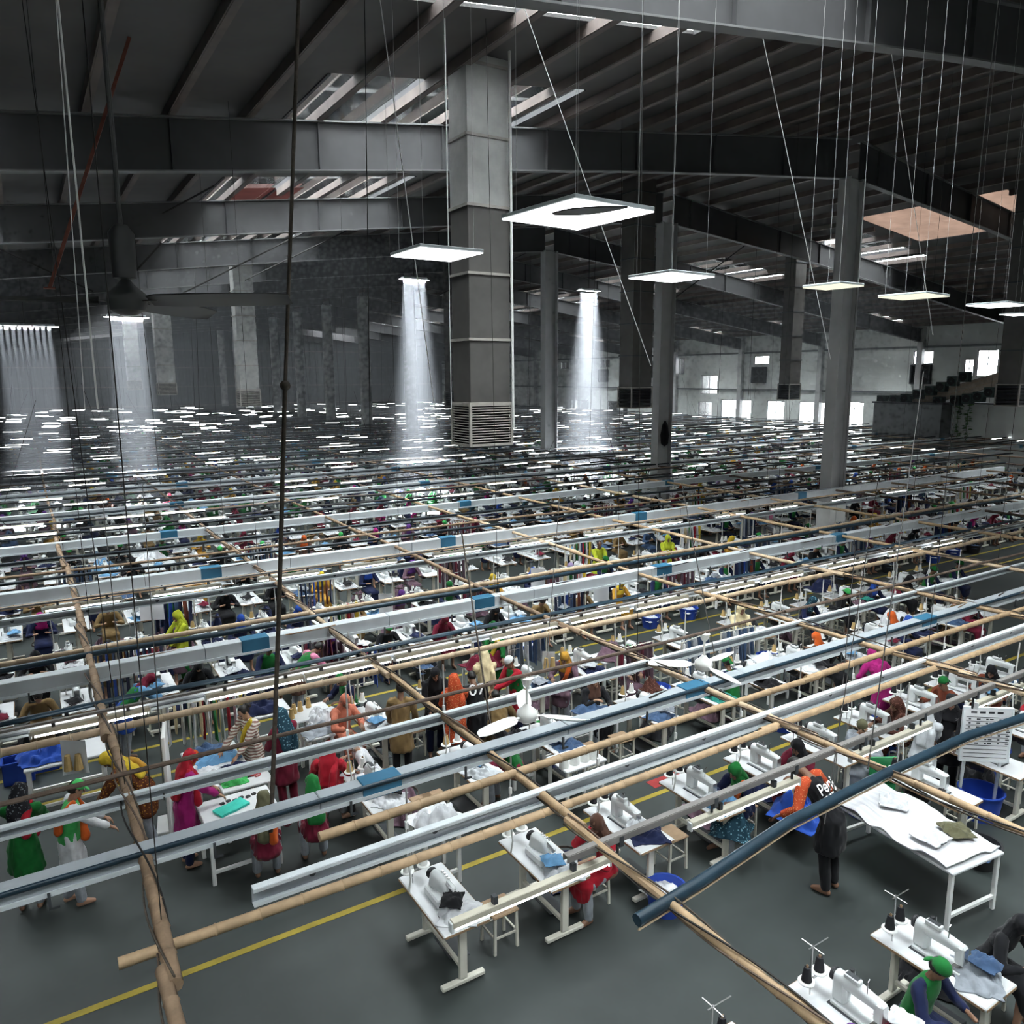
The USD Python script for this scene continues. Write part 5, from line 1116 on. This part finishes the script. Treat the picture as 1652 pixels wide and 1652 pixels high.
# big white cut pieces / maroon bundles
for k, (px, py, z, sx, sy, sz, m, lab) in enumerate(((783, 1066, .9, .9, .5, .5, 'cloth_maroon', 'big maroon bundle behind the beige-scarfed person'), (700, 1310, .95, .6, .5, .35, 'cloth_white', 'white cloth draped over a machine at bottom centre'), (985, 1050, .9, .8, .5, .3, 'cloth_plum', 'plum cloth heap before the green-capped person'), (1240, 1060, .85, .7, .6, .25, 'cloth_white', 'white cuttings heap right of the second fan'), (520, 1150, .85, .6, .5, .3, 'cloth_white', 'white printed cloth heap behind the scarlet woman'), (510, 1170, .8, .5, .5, .18, 'cloth_grey', 'grey cloth on the table by the scarlet woman'), (960, 1140, .82, .7, .55, .2, 'cloth_denim', 'grey-blue denim heap under the second tray'), (835, 1185, .82, .5, .45, .22, 'cloth_black', 'black and white pieces below the first white fan'), (880, 1155, .86, .3, .25, .15, 'cloth_bright_green', 'small green net heap by the first white fan'), (1050, 1105, .85, .36, .3, .3, 'cloth_brown_print', 'brown printed bundle left of the second fan'),
        (1160, 930, .8, 1.0, .7, .3, 'cloth_white', 'white cloth heap in the middle distance right'), (1450, 1000, .8, 1.2, .8, .4, 'cloth_white', 'broad white cloth heap right of centre'), (240, 905, .8, 1.6, .8, .5, 'cloth_white', 'broad white cloth heap on the left, middle distance'), (170, 915, .8, .9, .7, .45, 'cloth_sky', 'blue cloth heap on the left, middle distance'), (1290, 1310, .5, .7, .6, .5, 'cloth_royal', 'royal blue cloth bundle by the lettered T-shirt'), (1180, 1330, .5, .5, .5, .4, 'cloth_teal_print', 'printed blue cloth bundle below the long light fitting'), (1505, 925, .8, .8, .6, .2, 'cloth_black', 'dark cloth heap at the right, middle distance'), (1330, 945, .9, .9, .6, .4, 'cloth_navy', 'dark blue cloth heap under the frame, right of centre'))):
    p = atz(px, py, z); heap('cloth_heap', lab, (p[0], p[1], z-.1), sx, sy, sz, m, 70+k, 20*k)
    if z > .7:
        plain_table('side_table', 'white table under the '+lab.split(' behind ')[0].split(' right of')[0].split(' before ')[0], (p[0], p[1], 0), sx*.95, sy*1.1, z-.1)
# ------------------------------------------------------------------ fans, added beam lamps, reflected panels
def ceiling_fan(label, loc, angles, m, rod, blade=.6, s=1.0, wide=1.35):
    t = thing('ceiling_fan', label, 'fan', loc)
    obj('down_rod', tube([(0, 0, .12*s), (0, 0, rod)], .016*s, 8), m, t)
    obj('motor_housing', lathe([(0, -.09*s), (.05*s, -.09*s), (.11*s, -.06*s), (.13*s, 0), (.12*s, .05*s), (.06*s, .1*s), (.03*s, .14*s), (0, .14*s)], 20), m, t, smooth=40)
    obj('canopy', lathe([(.015*s, rod-.14*s), (.05*s, rod-.1*s), (.075*s, rod-.02*s), (.0, rod-.01*s)], 14), m, t, smooth=40)
    for a in angles:
        bl = sheet(10, 5, lambda u, v: np.stack([(.17+u*blade)*s, (v-.5)*(.085+.05*np.sin(np.pi*np.clip(u*.9+.1, 0, 1)))*s*wide*np.clip(1-(2*u-1)**14*.6, 0, 1), (-.012*(v-.5)*2*wide-.01*u)*s], -1), .008)
        b_ = obj('blade', turn(bl, a), m, t, smooth=40); obj('blade_iron', turn(beam((.1*s, 0, 0), (.24*s, 0, 0), .04*s, .01), a), m, b_)
    return t
p = aty(850, 1153, 7.44); ceiling_fan('white ceiling fan under the frame, the left of two', p, (62, 190, 318), 'fan_white', 2.93-p[2])
p = aty(1135, 1072, 7.44); ceiling_fan('white ceiling fan under the frame, the right of two', p, (12, 140, 262), 'fan_white', 2.93-p[2])
p = atd(205, 486, 6.0); t = ceiling_fan('large reflected dark ceiling fan on a long rod at upper left', p, (172, 318, 52), 'fan_dark', roofz(p[0])-p[2], 1.0, 1.15, 2.2)  # fan reflected in the glass, built in as a hanging one
obj('rod_sleeve', lathe([(.0, .16), (.085, .17), (.095, .5), (.05, .56), (.0, .57)], 14), 'fan_dark', t, smooth=40)
def panel(px, py, z, sx, sy, label, rz=0, blade=False, m='panel_lit'):  # office panels reflected in the glass, built in as hanging lights
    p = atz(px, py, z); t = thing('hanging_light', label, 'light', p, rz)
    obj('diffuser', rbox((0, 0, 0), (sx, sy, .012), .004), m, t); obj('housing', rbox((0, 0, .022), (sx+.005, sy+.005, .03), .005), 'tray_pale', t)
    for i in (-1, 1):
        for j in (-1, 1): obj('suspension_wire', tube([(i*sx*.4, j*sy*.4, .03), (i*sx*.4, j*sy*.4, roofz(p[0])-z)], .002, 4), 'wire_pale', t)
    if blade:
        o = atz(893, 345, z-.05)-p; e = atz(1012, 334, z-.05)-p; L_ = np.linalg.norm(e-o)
        obj('dark_blade', turn(sheet(12, 5, lambda u, v: np.stack([u*L_, (v-.5)*(.02+.2*np.sin(np.pi*np.clip(u, .02, 1)**.8)), 0*u], -1), .008), math.degrees(math.atan2(e[1]-o[1], e[0]-o[0]))-rz, turn((np.array([o]), None), -rz)[0][0]), 'fan_dark', t, label='reflected dark fan blade across the panel')
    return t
panel(930, 348, 7.7, .78, .88, 'big square reflected white light panel with a dark blade across it', 4, True)
panel(704, 411, 7.7, .7, .68, 'reflected white light panel left of the big air duct', 1)
panel(1083, 448, 7.7, .8, .72, 'reflected white light panel in front of the second column', 4)
panel(1344, 463, 7.7, .55, .6, 'small reflected yellowish light panel left of the nearest column', 2, m='panel_yellow')
panel(1474, 479, 7.7, .82, .75, 'reflected yellowish light panel right of the nearest column', 6, m='panel_yellow')
panel(1610, 493, 7.7, .95, .7, 'reflected white light panel at the right edge, upper of two', 4)
panel(1640, 508, 7.7, .7, .4, 'reflected white light panel at the right edge, lower of two', 4)
def added_beam_lamp(px, py, d, w, label, power, angle):  # lamps added to cast the beams; the long strips stand for reflected tubes
    p = atd(px, py, d); t = thing('pendant_lamp', label, 'light', p)
    obj('lamp_housing', rbox((0, 0, .08), (w, .4, .1), .02), 'tray_pale', t); obj('lit_lens', cat(*[box((k*w/4.2, 0, .02), (w/5, .34, .03)) for k in (-2, -1, 0, 1, 2)]), 'lamp_lit', t)
    obj('rod', tube([(0, 0, .12), (0, 0, roofz(p[0])-p[2])], .02, 6), 'wire_dark', t)
    for k in range(-4, 5): spot('beam_%03d_%d' % (px, k+4), (p[0]+k*w/10, p[1], p[2]-.06), power*1.5, angle, .08)
added_beam_lamp(204, 513, 33, 1.5, 'reflected strip lamp with an added beam under the dark fan', 420000, 6)
added_beam_lamp(40, 527, 33, 2.2, 'reflected strip lamp with an added beam at the left edge', 400000, 6)
added_beam_lamp(668, 452, 36, 1.2, 'added beam lamp in the haze at the pale column', 330000, 10)
added_beam_lamp(950, 470, 42, 1.2, 'added beam lamp in the haze right of the duct', 330000, 12)
# ------------------------------------------------------------------ haze of dust over the far lines
hz = thing('dust_haze', 'pale dust haze hanging over the far sewing lines', 'haze', kind='stuff')
M['haze'] = usdkit.material(stage, '/World/Looks/haze', {'v': ('principled_volume', {'color': (.86, .9, .95), 'density': HAZE, 'anisotropy': .0})}, [], volume='v.volume')
obj('haze_body', box((24.5, 70, 5.45), (55, 92, 10.8)), 'haze', hz)
